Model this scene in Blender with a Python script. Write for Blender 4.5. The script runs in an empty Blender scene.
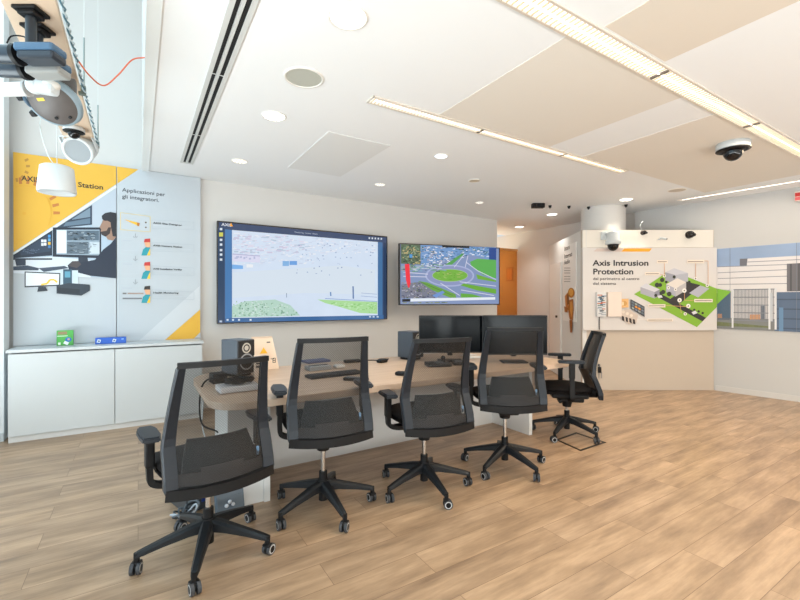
import bpy, bmesh, math, random
from mathutils import Vector, Matrix, Euler
random.seed(7)
SC = bpy.context.scene
COL = SC.collection
F = 419.0; H = 1.35; S, C = 0.530, 0.848
PI = math.pi
ZC = 2.85            # ceiling height
# ---------- measuring helpers: a photo pixel to a point on a real surface ----------
def ray(px, py):
    t = (px-400)/F; k = (300-py)/F
    return Vector((S+C*t, C-S*t, k))
CAMP = Vector((0, 0, H))
def at_d(px, py, d): return CAMP + ray(px, py)*d
def on_z(px, py, z): return CAMP + ray(px, py)*((z-H)/ray(px, py).z)
def on_y(px, py, y): return CAMP + ray(px, py)*(y/ray(px, py).y)
def on_plane(px, py, p0, n):
    r = ray(px, py); return CAMP + r*((Vector(p0)-CAMP).dot(n)/r.dot(n))
RIGHT = Vector((C, -S, 0)); FWD = Vector((S, C, 0)); UP = Vector((0, 0, 1))
# ---------- materials ----------
def lin(c): return tuple(((v/255)/12.92 if v/255 <= 0.04045 else ((v/255+0.055)/1.055)**2.4) for v in c)
_M = {}
def mat(rgb, rough=0.5, metal=0.0, emit=0.0, spec=0.5, bump=0.0, noise=0.0, nscale=40, coat=0.0):
    key = (tuple(rgb), rough, metal, emit, spec, bump, noise, nscale, coat)
    if key in _M: return _M[key]
    m = bpy.data.materials.new('material'); m.use_nodes = True
    nt = m.node_tree; b = nt.nodes['Principled BSDF']
    c = lin(rgb)
    b.inputs['Base Color'].default_value = (*c, 1)
    b.inputs['Roughness'].default_value = rough
    b.inputs['Metallic'].default_value = metal
    b.inputs['Specular IOR Level'].default_value = spec
    b.inputs['Coat Weight'].default_value = coat
    if emit:
        b.inputs['Emission Color'].default_value = (*c, 1); b.inputs['Emission Strength'].default_value = emit
        b.inputs['Base Color'].default_value = (0.01, 0.01, 0.01, 1); b.inputs['Specular IOR Level'].default_value = .15
    if bump or noise:
        tc = nt.nodes.new('ShaderNodeTexCoord'); n = nt.nodes.new('ShaderNodeTexNoise')
        n.inputs['Scale'].default_value = nscale; n.inputs['Detail'].default_value = 4
        nt.links.new(tc.outputs['Object'], n.inputs['Vector'])
        if bump:
            bp = nt.nodes.new('ShaderNodeBump'); bp.inputs['Strength'].default_value = bump; bp.inputs['Distance'].default_value = 0.002
            nt.links.new(n.outputs['Fac'], bp.inputs['Height']); nt.links.new(bp.outputs['Normal'], b.inputs['Normal'])
        if noise:
            mx = nt.nodes.new('ShaderNodeMix'); mx.data_type = 'RGBA'
            mx.inputs[6].default_value = (*[v*(1-noise) for v in c], 1); mx.inputs[7].default_value = (*[min(1, v*(1+noise)) for v in c], 1)
            nt.links.new(n.outputs['Fac'], mx.inputs[0])
            nt.links.new(mx.outputs[2], b.inputs['Emission Color' if emit else 'Base Color'])
    _M[key] = m
    return m
def floor_mat():
    m = bpy.data.materials.new('wood_planks'); m.use_nodes = True
    nt = m.node_tree; N = nt.nodes.new; L = nt.links.new; b = nt.nodes['Principled BSDF']
    tc = N('ShaderNodeTexCoord')
    mp = N('ShaderNodeMapping'); L(tc.outputs['Object'], mp.inputs['Vector'])
    br = N('ShaderNodeTexBrick'); L(mp.outputs['Vector'], br.inputs['Vector'])
    br.offset = 0.37; br.offset_frequency = 2
    br.inputs['Scale'].default_value = 1; br.inputs['Brick Width'].default_value = 1.25; br.inputs['Row Height'].default_value = 0.185
    br.inputs['Mortar Size'].default_value = 0.0016; br.inputs['Mortar Smooth'].default_value = 0.3; br.inputs['Bias'].default_value = 0.0
    br.inputs['Color1'].default_value = (0, 0, 0, 1); br.inputs['Color2'].default_value = (1, 1, 1, 1); br.inputs['Mortar'].default_value = (0.5, 0.5, 0.5, 1)
    # grain: noise stretched along the plank, shifted from plank to plank
    sc = N('ShaderNodeVectorMath'); sc.operation = 'MULTIPLY_ADD'
    L(br.outputs['Color'], sc.inputs[0]); sc.inputs[1].default_value = (3, 7, 5)
    mp2 = N('ShaderNodeMapping'); mp2.inputs['Scale'].default_value = (1.3, 7, 1); L(tc.outputs['Object'], mp2.inputs['Vector'])
    L(mp2.outputs['Vector'], sc.inputs[2])
    n1 = N('ShaderNodeTexNoise'); n1.inputs['Scale'].default_value = 1.3; n1.inputs['Detail'].default_value = 6; n1.inputs['Roughness'].default_value = 0.62
    L(sc.outputs[0], n1.inputs['Vector'])
    mp3 = N('ShaderNodeMapping'); mp3.inputs['Scale'].default_value = (4, 60, 1); L(tc.outputs['Object'], mp3.inputs['Vector'])
    n2 = N('ShaderNodeTexNoise'); n2.inputs['Scale'].default_value = 1.0; n2.inputs['Detail'].default_value = 5
    L(mp3.outputs['Vector'], n2.inputs['Vector'])
    r1 = N('ShaderNodeValToRGB'); e = r1.color_ramp.elements
    e[0].position = 0.30; e[0].color = (*lin((137, 113, 91)), 1)
    e[1].position = 0.71; e[1].color = (*lin((200, 170, 140)), 1)
    k = r1.color_ramp.elements.new(0.5); k.color = (*lin((172, 144, 116)), 1)
    L(n1.outputs['Fac'], r1.inputs['Fac'])
    mx = N('ShaderNodeMix'); mx.data_type = 'RGBA'; mx.blend_type = 'MULTIPLY'; mx.inputs[0].default_value = 0.5
    r2 = N('ShaderNodeValToRGB'); r2.color_ramp.elements[0].position = 0.3; r2.color_ramp.elements[0].color = (0.72, 0.72, 0.72, 1); r2.color_ramp.elements[1].position = 0.65; r2.color_ramp.elements[1].color = (1.05, 1.05, 1.05, 1)
    L(n2.outputs['Fac'], r2.inputs['Fac']); L(r1.outputs['Color'], mx.inputs[6]); L(r2.outputs['Color'], mx.inputs[7])
    mx2 = N('ShaderNodeMix'); mx2.data_type = 'RGBA'; mx2.blend_type = 'MULTIPLY'; mx2.inputs[0].default_value = 1
    r3 = N('ShaderNodeValToRGB'); r3.color_ramp.elements[0].color = (0.93, 0.93, 0.94, 1); r3.color_ramp.elements[1].color = (1.03, 1.02, 1, 1)
    L(br.outputs['Color'], r3.inputs['Fac']); L(mx.outputs[2], mx2.inputs[6]); L(r3.outputs['Color'], mx2.inputs[7])
    mx3 = N('ShaderNodeMix'); mx3.data_type = 'RGBA'; L(br.outputs['Fac'], mx3.inputs[0]); L(mx2.outputs[2], mx3.inputs[6]); mx3.inputs[7].default_value = (*lin((118, 92, 70)), 1)
    L(mx3.outputs[2], b.inputs['Base Color'])
    b.inputs['Roughness'].default_value = 0.34
    bp = N('ShaderNodeBump'); bp.inputs['Strength'].default_value = 0.12; bp.inputs['Distance'].default_value = 0.002
    L(n2.outputs['Fac'], bp.inputs['Height']); L(bp.outputs['Normal'], b.inputs['Normal'])
    return m
def wood_mat(c0, c1, sx=2, sy=14, rough=0.45):
    m = bpy.data.materials.new('wood'); m.use_nodes = True
    nt = m.node_tree; N = nt.nodes.new; L = nt.links.new; b = nt.nodes['Principled BSDF']
    tc = N('ShaderNodeTexCoord'); mp = N('ShaderNodeMapping'); mp.inputs['Scale'].default_value = (sx, sy, sy)
    L(tc.outputs['Object'], mp.inputs['Vector'])
    n = N('ShaderNodeTexNoise'); n.inputs['Scale'].default_value = 1.5; n.inputs['Detail'].default_value = 6; L(mp.outputs['Vector'], n.inputs['Vector'])
    r = N('ShaderNodeValToRGB'); r.color_ramp.elements[0].position = .3; r.color_ramp.elements[1].position = .7
    r.color_ramp.elements[0].color = (*lin(c0), 1); r.color_ramp.elements[1].color = (*lin(c1), 1)
    L(n.outputs['Fac'], r.inputs['Fac']); L(r.outputs['Color'], b.inputs['Base Color']); b.inputs['Roughness'].default_value = rough
    return m
def mesh_fabric():
    m = bpy.data.materials.new('mesh_fabric'); m.use_nodes = True
    nt = m.node_tree; N = nt.nodes.new; L = nt.links.new
    b = nt.nodes['Principled BSDF']; out = nt.nodes['Material Output']
    b.inputs['Base Color'].default_value = (*lin((17, 16, 16)), 1); b.inputs['Roughness'].default_value = 0.6
    tr = N('ShaderNodeBsdfTransparent'); mx = N('ShaderNodeMixShader')
    tc = N('ShaderNodeTexCoord')
    w = []
    for a in (45, -45):
        mp = N('ShaderNodeMapping'); mp.inputs['Rotation'].default_value = (0, math.radians(a), 0); L(tc.outputs['Object'], mp.inputs['Vector'])
        wv = N('ShaderNodeTexWave'); wv.inputs['Scale'].default_value = 34; wv.bands_direction = 'X'; L(mp.outputs['Vector'], wv.inputs['Vector'])
        w.append(wv)
    mm = N('ShaderNodeMath'); mm.operation = 'MAXIMUM'; L(w[0].outputs['Fac'], mm.inputs[0]); L(w[1].outputs['Fac'], mm.inputs[1])
    mr = N('ShaderNodeMapRange'); mr.inputs['From Min'].default_value = .3; mr.inputs['From Max'].default_value = .9
    mr.inputs['To Min'].default_value = .42; mr.inputs['To Max'].default_value = .60
    L(mm.outputs[0], mr.inputs['Value']); lw = N('ShaderNodeLayerWeight'); lw.inputs['Blend'].default_value = .35; ad = N('ShaderNodeMath'); ad.use_clamp = True
    pw = N('ShaderNodeMath'); pw.operation = 'MULTIPLY'; pw.inputs[1].default_value = .9; L(lw.outputs['Facing'], pw.inputs[0]); L(mr.outputs[0], ad.inputs[0]); L(pw.outputs[0], ad.inputs[1]); L(ad.outputs[0], mx.inputs[0])
    L(tr.outputs[0], mx.inputs[1]); L(b.outputs[0], mx.inputs[2]); L(mx.outputs[0], out.inputs['Surface'])
    return m
def glass_pane():
    m = bpy.data.materials.new('window_glass'); m.use_nodes = True
    nt = m.node_tree; N = nt.nodes.new; L = nt.links.new; out = nt.nodes['Material Output']
    tr = N('ShaderNodeBsdfTransparent'); gl = N('ShaderNodeBsdfGlossy'); gl.inputs['Roughness'].default_value = 0.02
    fr = N('ShaderNodeFresnel'); mx = N('ShaderNodeMixShader')
    L(fr.outputs[0], mx.inputs[0]); L(tr.outputs[0], mx.inputs[1]); L(gl.outputs[0], mx.inputs[2]); L(mx.outputs[0], out.inputs['Surface'])
    return m
# ---------- mesh builder ----------
class MB:
    def __init__(s, M=None): s.bm = bmesh.new(); s.M = M or Matrix(); s.mats = []; s.smooth = set()
    def mi(s, m):
        if m not in s.mats: s.mats.append(m)
        return s.mats.index(m)
    def add(s, tmp, m, smooth=False, X=None):
        i = s.mi(m); T = s.M @ (X or Matrix()); mp = {}
        for v in tmp.verts: mp[v] = s.bm.verts.new(T @ v.co)
        for f in tmp.faces:
            try: nf = s.bm.faces.new([mp[v] for v in f.verts])
            except ValueError: continue
            nf.material_index = i; nf.smooth = smooth
        tmp.free()
    def box(s, c, d, m, bev=0.0, R=None, seg=2, X=None):
        t = bmesh.new(); bmesh.ops.create_cube(t, size=1)
        for v in t.verts: v.co = Vector((v.co.x*d[0], v.co.y*d[1], v.co.z*d[2]))
        if bev: bmesh.ops.bevel(t, geom=t.edges[:], offset=bev, segments=seg, affect='EDGES', profile=.5)
        T = Matrix.Translation(c) @ (R.to_matrix().to_4x4() if R else Matrix())
        if X: T = X @ T
        s.add(t, m, bool(bev) and seg > 1 and False, T)
    def cyl(s, p0, p1, r0, m, r1=None, n=20, smooth=True, caps=True):
        p0 = Vector(p0); p1 = Vector(p1); r1 = r0 if r1 is None else r1
        t = bmesh.new(); a = p1-p0
        bmesh.ops.create_cone(t, cap_ends=False, segments=n, radius1=r0, radius2=r1, depth=a.length)
        X = Matrix.Translation((p0+p1)/2) @ a.to_track_quat('Z', 'Y').to_matrix().to_4x4()
        s.add(t, m, smooth, X)
        if caps:
            for p, r in ((p0, r0), (p1, r1)):
                if r < 1e-5: continue
                t = bmesh.new(); bmesh.ops.create_circle(t, cap_ends=True, segments=n, radius=r)
                s.add(t, m, False, Matrix.Translation(p) @ a.to_track_quat('Z', 'Y').to_matrix().to_4x4())
    def sph(s, c, r, m, sc=(1, 1, 1), n=20, R=None):
        t = bmesh.new(); bmesh.ops.create_uvsphere(t, u_segments=n, v_segments=max(8, n//2), radius=r)
        X = Matrix.Translation(c) @ (R.to_matrix().to_4x4() if R else Matrix()) @ Matrix.Diagonal((*sc, 1))
        s.add(t, m, True, X)
    def lathe(s, prof, m, n=28, X=None, smooth=True):
        t = bmesh.new(); rings = []
        for r, z in prof:
            rings.append([t.verts.new((r*math.cos(2*PI*k/n), r*math.sin(2*PI*k/n), z)) for k in range(n)] if r > 1e-6 else [t.verts.new((0, 0, z))])
        for a, b in zip(rings, rings[1:]):
            for k in range(n):
                k2 = (k+1) % n
                if len(a) == 1 and len(b) == 1: continue
                if len(a) == 1: t.faces.new((a[0], b[k], b[k2]))
                elif len(b) == 1: t.faces.new((a[k], a[k2], b[0]))
                else: t.faces.new((a[k], a[k2], b[k2], b[k]))
        bmesh.ops.recalc_face_normals(t, faces=t.faces[:])
        s.add(t, m, smooth, X)
    def prism(s, pts, z0, z1, m, X=None, bev=0.0):
        t = bmesh.new()
        f = t.faces.new([t.verts.new((x, y, z0)) for x, y in pts])
        r = bmesh.ops.extrude_face_region(t, geom=[f])
        for g in r['geom']:
            if isinstance(g, bmesh.types.BMVert): g.co.z = z1
        bmesh.ops.recalc_face_normals(t, faces=t.faces[:])
        if bev: bmesh.ops.bevel(t, geom=[e for e in t.edges if abs(e.verts[0].co.z-e.verts[1].co.z) < 1e-6], offset=bev, segments=2, affect='EDGES')
        s.add(t, m, False, X)
    def sweep(s, path, sect, m, up=(0, 0, 1), closed_sect=True, smooth=False, caps=True):
        """path: list of Vector; sect: per point list of (a,b) offsets along side and normal"""
        t = bmesh.new(); rings = []; up = Vector(up); n = len(path)
        for i, p in enumerate(path):
            tan = (Vector(path[min(i+1, n-1)])-Vector(path[max(i-1, 0)])).normalized()
            side = tan.cross(up).normalized(); nor = side.cross(tan).normalized()
            sc = sect[i] if isinstance(sect[0][0], (tuple, list)) else sect
            rings.append([t.verts.new(Vector(p)+side*a+nor*b) for a, b in sc])
        k = len(rings[0])
        for a, b in zip(rings, rings[1:]):
            for j in range(k): t.faces.new((a[j], a[(j+1) % k], b[(j+1) % k], b[j]))
        if caps:
            t.faces.new(rings[0][::-1]); t.faces.new(rings[-1])
        bmesh.ops.recalc_face_normals(t, faces=t.faces[:])
        s.add(t, m, smooth)
    def tube(s, path, r, m, n=8, up=(0, 0, 1)):
        s.sweep([Vector(p) for p in path], [(r*math.cos(2*PI*k/n), r*math.sin(2*PI*k/n)) for k in range(n)], m, up=up, smooth=True)
    def face(s, pts, m):
        f = s.bm.faces.new([s.bm.verts.new(s.M @ Vector(p)) for p in pts]); f.material_index = s.mi(m)
    def grid(s, rows, m, smooth=True):
        i = s.mi(m); vs = [[s.bm.verts.new(s.M @ Vector(p)) for p in r] for r in rows]
        for a, b in zip(vs, vs[1:]):
            for k in range(len(a)-1):
                f = s.bm.faces.new((a[k], a[k+1], b[k+1], b[k])); f.material_index = i; f.smooth = smooth
    def build(s, name, parent=None, loc=None):
        me = bpy.data.meshes.new(name); s.bm.to_mesh(me); s.bm.free()
        for m in s.mats: me.materials.append(m)
        o = bpy.data.objects.new(name, me); COL.objects.link(o)
        if loc is not None: o.location = loc
        if parent: o.parent = parent
        return o
def spl(pts, n=8):
    """Catmull-Rom through points"""
    P = [Vector(p) for p in pts]; P = [P[0]*2-P[1]]+P+[P[-1]*2-P[-2]]; out = []
    for i in range(1, len(P)-2):
        for k in range(n):
            t = k/n; a, b, c, d = P[i-1:i+3]
            out.append(0.5*((2*b)+(c-a)*t+(2*a-5*b+4*c-d)*t*t+(3*b-a-3*c+d)*t**3))
    return out+[P[-2]]
def empty(name, loc=(0, 0, 0), rz=0):
    o = bpy.data.objects.new(name, None); COL.objects.link(o); o.location = loc; o.rotation_euler = (0, 0, rz); o.empty_display_size = .1
    return o
def tag(o, label, cat, group=None, kind=None):
    o['label'] = label; o['category'] = cat
    if group: o['group'] = group
    if kind: o['kind'] = kind
    return o
def struct(o, label=None):
    o['kind'] = 'structure'
    if label: o['label'] = label
    return o
def frame_mat(p0, u, n):
    """matrix with local x=u, local y=up, local z=outward normal at p0"""
    u = Vector(u).normalized(); n = Vector(n).normalized(); v = n.cross(u)
    return Matrix(((u.x, v.x, n.x, p0[0]), (u.y, v.y, n.y, p0[1]), (u.z, v.z, n.z, p0[2]), (0, 0, 0, 1)))
class Art:
    """print or picture lying on a flat face; coordinates given on that face"""
    def __init__(s, p0, u, n, step=0.0002, emit=0.0, rough=0.5):
        s.p0 = Vector(p0); s.u = Vector(u).normalized(); s.n = Vector(n).normalized(); s.v = s.n.cross(s.u)
        s.mb = MB(); s.step = step; s.k = 1; s.emit = emit; s.rough = rough
    def uv(s, px, py):
        q = on_plane(px, py, s.p0, s.n)-s.p0; return (q.dot(s.u), q.dot(s.v))
    def P(s, a, b): return s.p0+s.u*a+s.v*b+s.n*(s.k*s.step)
    def m(s, c, **k): return mat(c, rough=s.rough, emit=s.emit, **k) if not hasattr(c, 'node_tree') else c
    def poly(s, uv, c, lift=True, **k):
        s.mb.face([s.P(*q) for q in uv], s.m(c, **k))
        if lift: s.k += 1
    def px(s, pts, c, lift=True, f=None, **k):
        if f: pts = [f(*p) for p in pts]
        s.poly([s.uv(*p) for p in pts], c, lift, **k)
    def rect(s, x0, y0, x1, y1, c, lift=True, f=None, **k): s.px([(x0, y0), (x0, y1), (x1, y1), (x1, y0)], c, lift, f, **k)
    def disc(s, cx, cy, r, c, f=None, n=24, ry=None, **k):
        s.px([(cx+r*math.cos(-2*PI*i/n), cy+(ry or r)*math.sin(-2*PI*i/n)) for i in range(n)], c, True, f, **k)
    def line(s, pts, w, c, f=None, **k):
        if f: pts = [f(*p) for p in pts]
        q = [Vector(s.uv(*p)) for p in pts]
        for a, b in zip(q, q[1:]):
            d = (b-a).normalized(); o = Vector((-d.y, d.x))*w/2
            s.poly([a+o, a-o, b-o, b+o], c, False, **k)
        s.k += 1
    def frame(s, x0, y0, x1, y1, w, c, f=None): s.line([(x0, y0), (x1, y0), (x1, y1), (x0, y1), (x0, y0)], w, c, f)
    def text(s, body, px, py, h, c, width=None, f=None, bold=0.0, x1=None):
        """baseline-left corner at pixel; h = cap height in metres; width = total width in metres"""
        if f: px, py = f(px, py)
        u0, v0 = s.uv(px, py)
        if x1: width = s.uv(x1, py)[0]-u0
        cu = bpy.data.curves.new('text', 'FONT'); cu.body = body; cu.size = h/0.70; cu.resolution_u = 3; cu.offset = bold
        ob = bpy.data.objects.new('text', cu); COL.objects.link(ob)
        dg = bpy.context.evaluated_depsgraph_get(); me = bpy.data.meshes.new_from_object(ob.evaluated_get(dg))
        bpy.data.objects.remove(ob)
        if not me.vertices: return
        w = max(v.co.x for v in me.vertices); sx = width/w if width else 1
        t = bmesh.new(); t.from_mesh(me)
        for v in t.verts: v.co = s.P(u0+v.co.x*sx, v0+v.co.y)
        s.mb.add(t, s.m(c)); bpy.data.meshes.remove(me); s.k += 1
    def build(s, name, parent): return s.mb.build(name, parent)
# ---------- shared materials ----------
WHITE = mat((236, 236, 234), rough=.55, noise=.01, nscale=3)
WALLP = mat((214, 212, 209), rough=.85, bump=.05, nscale=120)
CEILP = mat((240, 243, 245), rough=.9, bump=.04, nscale=90)
LAM = mat((203, 209, 212), rough=.35, noise=.01, nscale=2)
BLK = mat((15, 15, 17), rough=.5, spec=.3)
BLKG = mat((24, 25, 28), rough=.25)
CHARC = mat((22, 29, 38), rough=.42, spec=.4)
FAB = mat((28, 25, 25), rough=.95, bump=.15, nscale=400, spec=.15)
CHROME = mat((205, 205, 205), rough=.18, metal=1)
GREYR = mat((178, 178, 178), rough=.4)
RUB = mat((58, 60, 64), rough=.6)
MESHF = mesh_fabric()
DESKW = wood_mat((192, 166, 144), (206, 182, 160), 1.5, 12)
BOARD = wood_mat((205, 180, 155), (222, 200, 176), 4, 1.5, .6)
# =====================================================================
# ROOM
# =====================================================================
YB = 5.72; XL = -2.5; YR = -3.2; ZA = 5.2
fb = MB(); fb.box((2.7, 1.8, -.05), (10.6, 10.2, .1), floor_mat()); struct(fb.build('floor'))
b = MB(); b.box((4.1, 1.28, ZC+.10), (8.0, 8.96+2.4, .2), CEILP); struct(b.build('ceiling'))
b = MB(); b.box((.07, (YB+YR)/2, ZC+.02), (.07, YB-YR-.004, .06), mat((238, 243, 243), rough=.4)); struct(b.build('trim_1'))
b = MB(); b.box((.045, (YB+YR)/2, (ZC+.05+ZA)/2), (.02, YB-YR, ZA-ZC-.05), WALLP); struct(b.build('trim_2'))
b = MB(); b.box((XL/2-.05, (YB+YR)/2, ZA+.05), (-XL+.25, YB-YR+.2, .1), CEILP); struct(b.build('ceiling_atrium'))
b = MB(); b.box(((XL+5.73)/2, YB+.08, ZA/2), (5.73-XL, .16, ZA), WALLP); struct(b.build('wall_back'))
b = MB(); b.box(((XL-1.09)/2, 5.51, ZA/2), (-1.09-XL, .2, ZA), mat((226, 230, 232), rough=.8)); struct(b.build('wall_back_left'))
b = MB(); b.box(((XL-1.09)/2, 5.403, .04), (-1.09-XL, .014, .08), LAM); struct(b.build('baseboard_back_left'))
b = MB(); b.box((2.6, YR-.05, ZA/2), (10.4, .1, ZA), WALLP); struct(b.build('wall_front'))
# east wall: straight stretch and the slightly turned stretch that carries the mural
P1 = Vector((7.32, 2.83, 0)); MD = Vector((.118, -1, 0)).normalized()     # mural wall direction, toward the camera side
MN = Vector((-MD.y*-1, 0, 0))
MN = Vector((MD.y, -MD.x, 0)).normalized()
if MN.x > 0: MN = -MN
mA = P1-MD*1.12; mB = P1+MD*6.2
def wallseg(name, a, c, z0, z1, th, m, inner):
    q = MB(); a = Vector(a); c = Vector(c); o = -inner*th
    q.prism([(a.x, a.y), (c.x, c.y), (c.x+o.x, c.y+o.y), (a.x+o.x, a.y+o.y)], z0, z1, m); return q.build(name)
struct(wallseg('wall_right', mA, mB, 0, ZC, .12, mat((198, 198, 197), rough=.85), MN))
b = MB(); b.box((7.31, (mA.y+8.2)/2, ZC/2), (.12, 8.2-mA.y, ZC), WALLP); struct(b.build('wall_corridor'))
q = wallseg('baseboard_right', P1+MD*.02+MN*.012, mB+MN*.012, 0, .075, .012, mat((205, 203, 200), rough=.5), MN); struct(q)
# corridor end with amber glass
b = MB(); b.box((6.45, 8.15, ZC/2), (1.7, .1, ZC), mat((240, 222, 190), rough=.8)); struct(b.build('wall_corridor_end'))
b = MB(); b.box((5.65, 7.0, ZC/2), (.12, 2.3, ZC), mat((240, 220, 190), rough=.8)); struct(b.build('wall_corridor_left'))
amb = bpy.data.materials.new('amber_glass'); amb.use_nodes = True
nt = amb.node_tree; bs = nt.nodes['Principled BSDF']; bs.inputs['Base Color'].default_value = (*lin((190, 138, 76)), 1); bs.inputs['Roughness'].default_value = .12
tr = nt.nodes.new('ShaderNodeBsdfTransparent'); tr.inputs[0].default_value = (*lin((245, 205, 150)), 1); mx = nt.nodes.new('ShaderNodeMixShader'); mx.inputs[0].default_value = .38
nt.links.new(tr.outputs[0], mx.inputs[1]); nt.links.new(bs.outputs[0], mx.inputs[2]); nt.links.new(mx.outputs[0], nt.nodes['Material Output'].inputs['Surface'])
gp = empty('glass_partition', (6.5, 6.62, 0)); tag(gp, 'amber tinted glass partition at the end of the corridor right of the small television', 'partition')
b = MB(); b.box((0, 0, 1.225), (1.5, .012, 2.45), amb); b.build('pane', gp)
b = MB(); b.box((0, 0, 2.47), (1.5, .05, .04), mat((206, 150, 90), rough=.4)); b.box((-.02, .25, .92), (.0, .0, .0), BLK); b.build('top_rail', gp)
# framed notice and chair shapes glimpsed through the amber glass
b = MB(); p = on_plane(514, 274, (7.25, 0, 0), Vector((1, 0, 0))); b.box((7.238, p.y+.12, p.z), (.02, .2, .32), mat((150, 85, 30))); b.box((7.226, p.y+.12, p.z), (.01, .15, .26), mat((225, 160, 80))); tag(b.build('picture_frame'), 'small framed notice on the orange wall seen through the amber glass', 'picture')
# tables behind glass
t_ = empty('round_stool', (6.85, 7.0, 0)); tag(t_, 'dark stool glimpsed low through the amber glass', 'stool')
b = MB(); b.cyl((0, 0, .62), (0, 0, .68), .2, mat((120, 60, 20))); b.build('seat', t_)
b = MB(); b.cyl((0, 0, .02), (0, 0, .62), .03, mat((110, 55, 20))); b.cyl((0, 0, 0), (0, 0, .02), .18, mat((110, 55, 20))); b.build('pedestal', t_)
# glazed wall on the left with sky beyond
wm = mat((210, 214, 216), rough=.4); GL = glass_pane()
ys = [YR, YR+2.2, YR+4.4, YR+6.6, 5.42]
for i in range(4):
    y0, y1 = ys[i], ys[i+1]
    w = empty('window_%d' % (i+1), (XL, (y0+y1)/2, 0)); struct(w); L_ = y1-y0
    q = MB()
    for yy in (-L_/2+.03, L_/2-.03): q.box((0, yy, ZA/2), (.1, .06, ZA), wm)
    for zz in (.05, 2.7, ZA-.04): q.box((0, 0, zz), (.1, L_-.12, .08), wm)
    q.build('window_frame', w)
    q = MB(); q.box((0, 0, ZA/2), (.01, L_-.12, ZA-.1), GL); q.build('pane', w)
# ---- round column, display pod ----
A_ = at_d(582.5, 300, 6.28); Bp = Vector((6.78, 5.37, 0)); A_.z = 0
cc = at_d(603, 300, 6.92)
b = MB(); b.cyl((cc.x, cc.y, 0), (cc.x, cc.y, ZC), .335, WALLP, n=48, caps=False); struct(b.build('trim_column'))
POD = mat((196, 183, 168), rough=.7)
def podwall(name, a, c, z0, z1, th, m=POD):
    a = Vector((a[0], a[1])); c = Vector((c[0], c[1])); d = (c-a).normalized(); o = Vector((-d.y, d.x))*th
    q = MB(); q.prism([tuple(a), tuple(c), tuple(c+o), tuple(a+o)], z0, z1, m); return q.build(name)
P1f = P1 + Vector((-.012, .0, 0))
struct(podwall('wall_display_front', A_, P1f, 0, 2.40, .06))
struct(podwall('wall_display_side', Bp, A_, 0, 2.40, .06, mat((218, 216, 212), rough=.7)))
hq = MB(); pA = A_+RIGHT*.005-FWD*.004; pB_ = P1f-RIGHT*.01-FWD*.004
hq.prism([pA.xy[:], pB_.xy[:], (pB_+FWD*.0035).xy[:], (pA+FWD*.0035).xy[:]], 2.14, 2.398, mat((226, 221, 212), rough=.7)); struct(hq.build('painted_lit_strip'))  # paler sheet: spot light on the upper wall strip put into its colour
struct(podwall('wall_display_rear', (7.24, 5.37), Bp, 0, 2.40, .06))
dside = (Vector((A_.x, A_.y, 0))-Bp).normalized(); nside = Vector((dside.y, -dside.x, 0))
if nside.dot(Bp) > 0: nside = -nside
# =====================================================================
# CEILING THINGS
# =====================================================================
VENTM = mat((206, 208, 206), rough=.5)
v = empty('slot_vent', (.449, 2.0, ZC)); tag(v, 'long linear air vent with two black slots running across the left ceiling', 'vent')
q = MB()
for x in (-.049, 0, .049): q.box((x, 0, -.004), (.028 if x else .018, 6.24, .008), VENTM)
for y in (3.105, -3.105): q.box((0, y, -.0045), (.126, .03, .009), VENTM)
for y in (1.0, -.9, 2.2): q.box((0, y, -.003), (.12, .006, .007), VENTM)
q.build('vent_frame', v)
q = MB(); 
for x in (-.0245, .0245): q.box((x, 0, -.0015), (.024, 6.2, .003), mat((12, 12, 13), rough=.7))
q.build('slot', v)
q = MB(); q.box((0, 0, -.003), (.645, 1.19, .006), mat((229, 231, 231), rough=.8), bev=.001, seg=1)
o = q.build('access_panel'); o.location = (1.755, 4.09, ZC-.001); tag(o, 'large rectangular access hatch panel set in the ceiling above the big television', 'panel')
LENS = mat((255, 250, 240), emit=6.0); LENSD = mat((255, 247, 235), emit=1.6)
RIM = mat((238, 236, 230), rough=.4)
def downlight(px, py, r, lab, on=True, cool=False):
    p = on_z(px, py, ZC); t = empty('downlight', (p.x, p.y, ZC)); tag(t, lab, 'light', 'recessed round downlights in the ceiling')
    q = MB(); q.lathe([(r*.86, -.001), (r*.9, -.007), (r*.98, -.006), (r, 0)], RIM, n=32); q.build('rim', t)
    q = MB(); q.lathe([(0, -.0015), (r*.88, -.0015)], mat((225, 238, 255), emit=3.5) if cool else (LENS if on else LENSD), n=32); q.build('lens', t)
    q = MB()
    for k in (-.4, 0, .4): q.box((k*r, 0, -.004), (.006, r*1.6*math.sqrt(1-k*k), .004), mat((225, 222, 215), rough=.2, metal=.6))
    q.build('louvre', t)
    return p
DL = [(348, 17, .108, 'largest and nearest bright downlight at the top of the ceiling', True, False),
 (274, 116, .098, 'downlight below the round ceiling speaker near the slot vent', True, False),
 (239.5, 161, .085, 'faint downlight close to the end of the slot vent', False, False),
 (441, 156, .075, 'bluish white downlight in the middle of the ceiling below the long strip light', True, True),
 (380, 184.5, .075, 'faint downlight just right of the access hatch near the wall', False, False),
 (479.5, 202.5, .07, 'faint downlight above the small television', False, False),
 (519.5, 226.8, .1, 'downlight at the corridor mouth beside the small television', True, False),
 (552, 214.4, .1, 'downlight over the corridor between wall and round column', True, False),
 (626, 199.5, .1, 'downlight directly in front of the round column', True, False)]
DLP = [downlight(*a) for a in DL]
def ceil_speaker(px, py, r, lab, m):
    p = on_z(px, py, ZC); t = empty('ceiling_speaker', (p.x, p.y, ZC)); tag(t, lab, 'speaker')
    q = MB(); q.lathe([(r*.86, -.001), (r*.88, -.008), (r*.97, -.008), (r, 0)], RIM, n=36); q.build('rim', t)
    q = MB(); q.lathe([(0, -.004), (r*.87, -.004)], m, n=36); q.build('grille', t)
GRL = mat((184, 186, 176), rough=.8, bump=.5, nscale=900)
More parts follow.
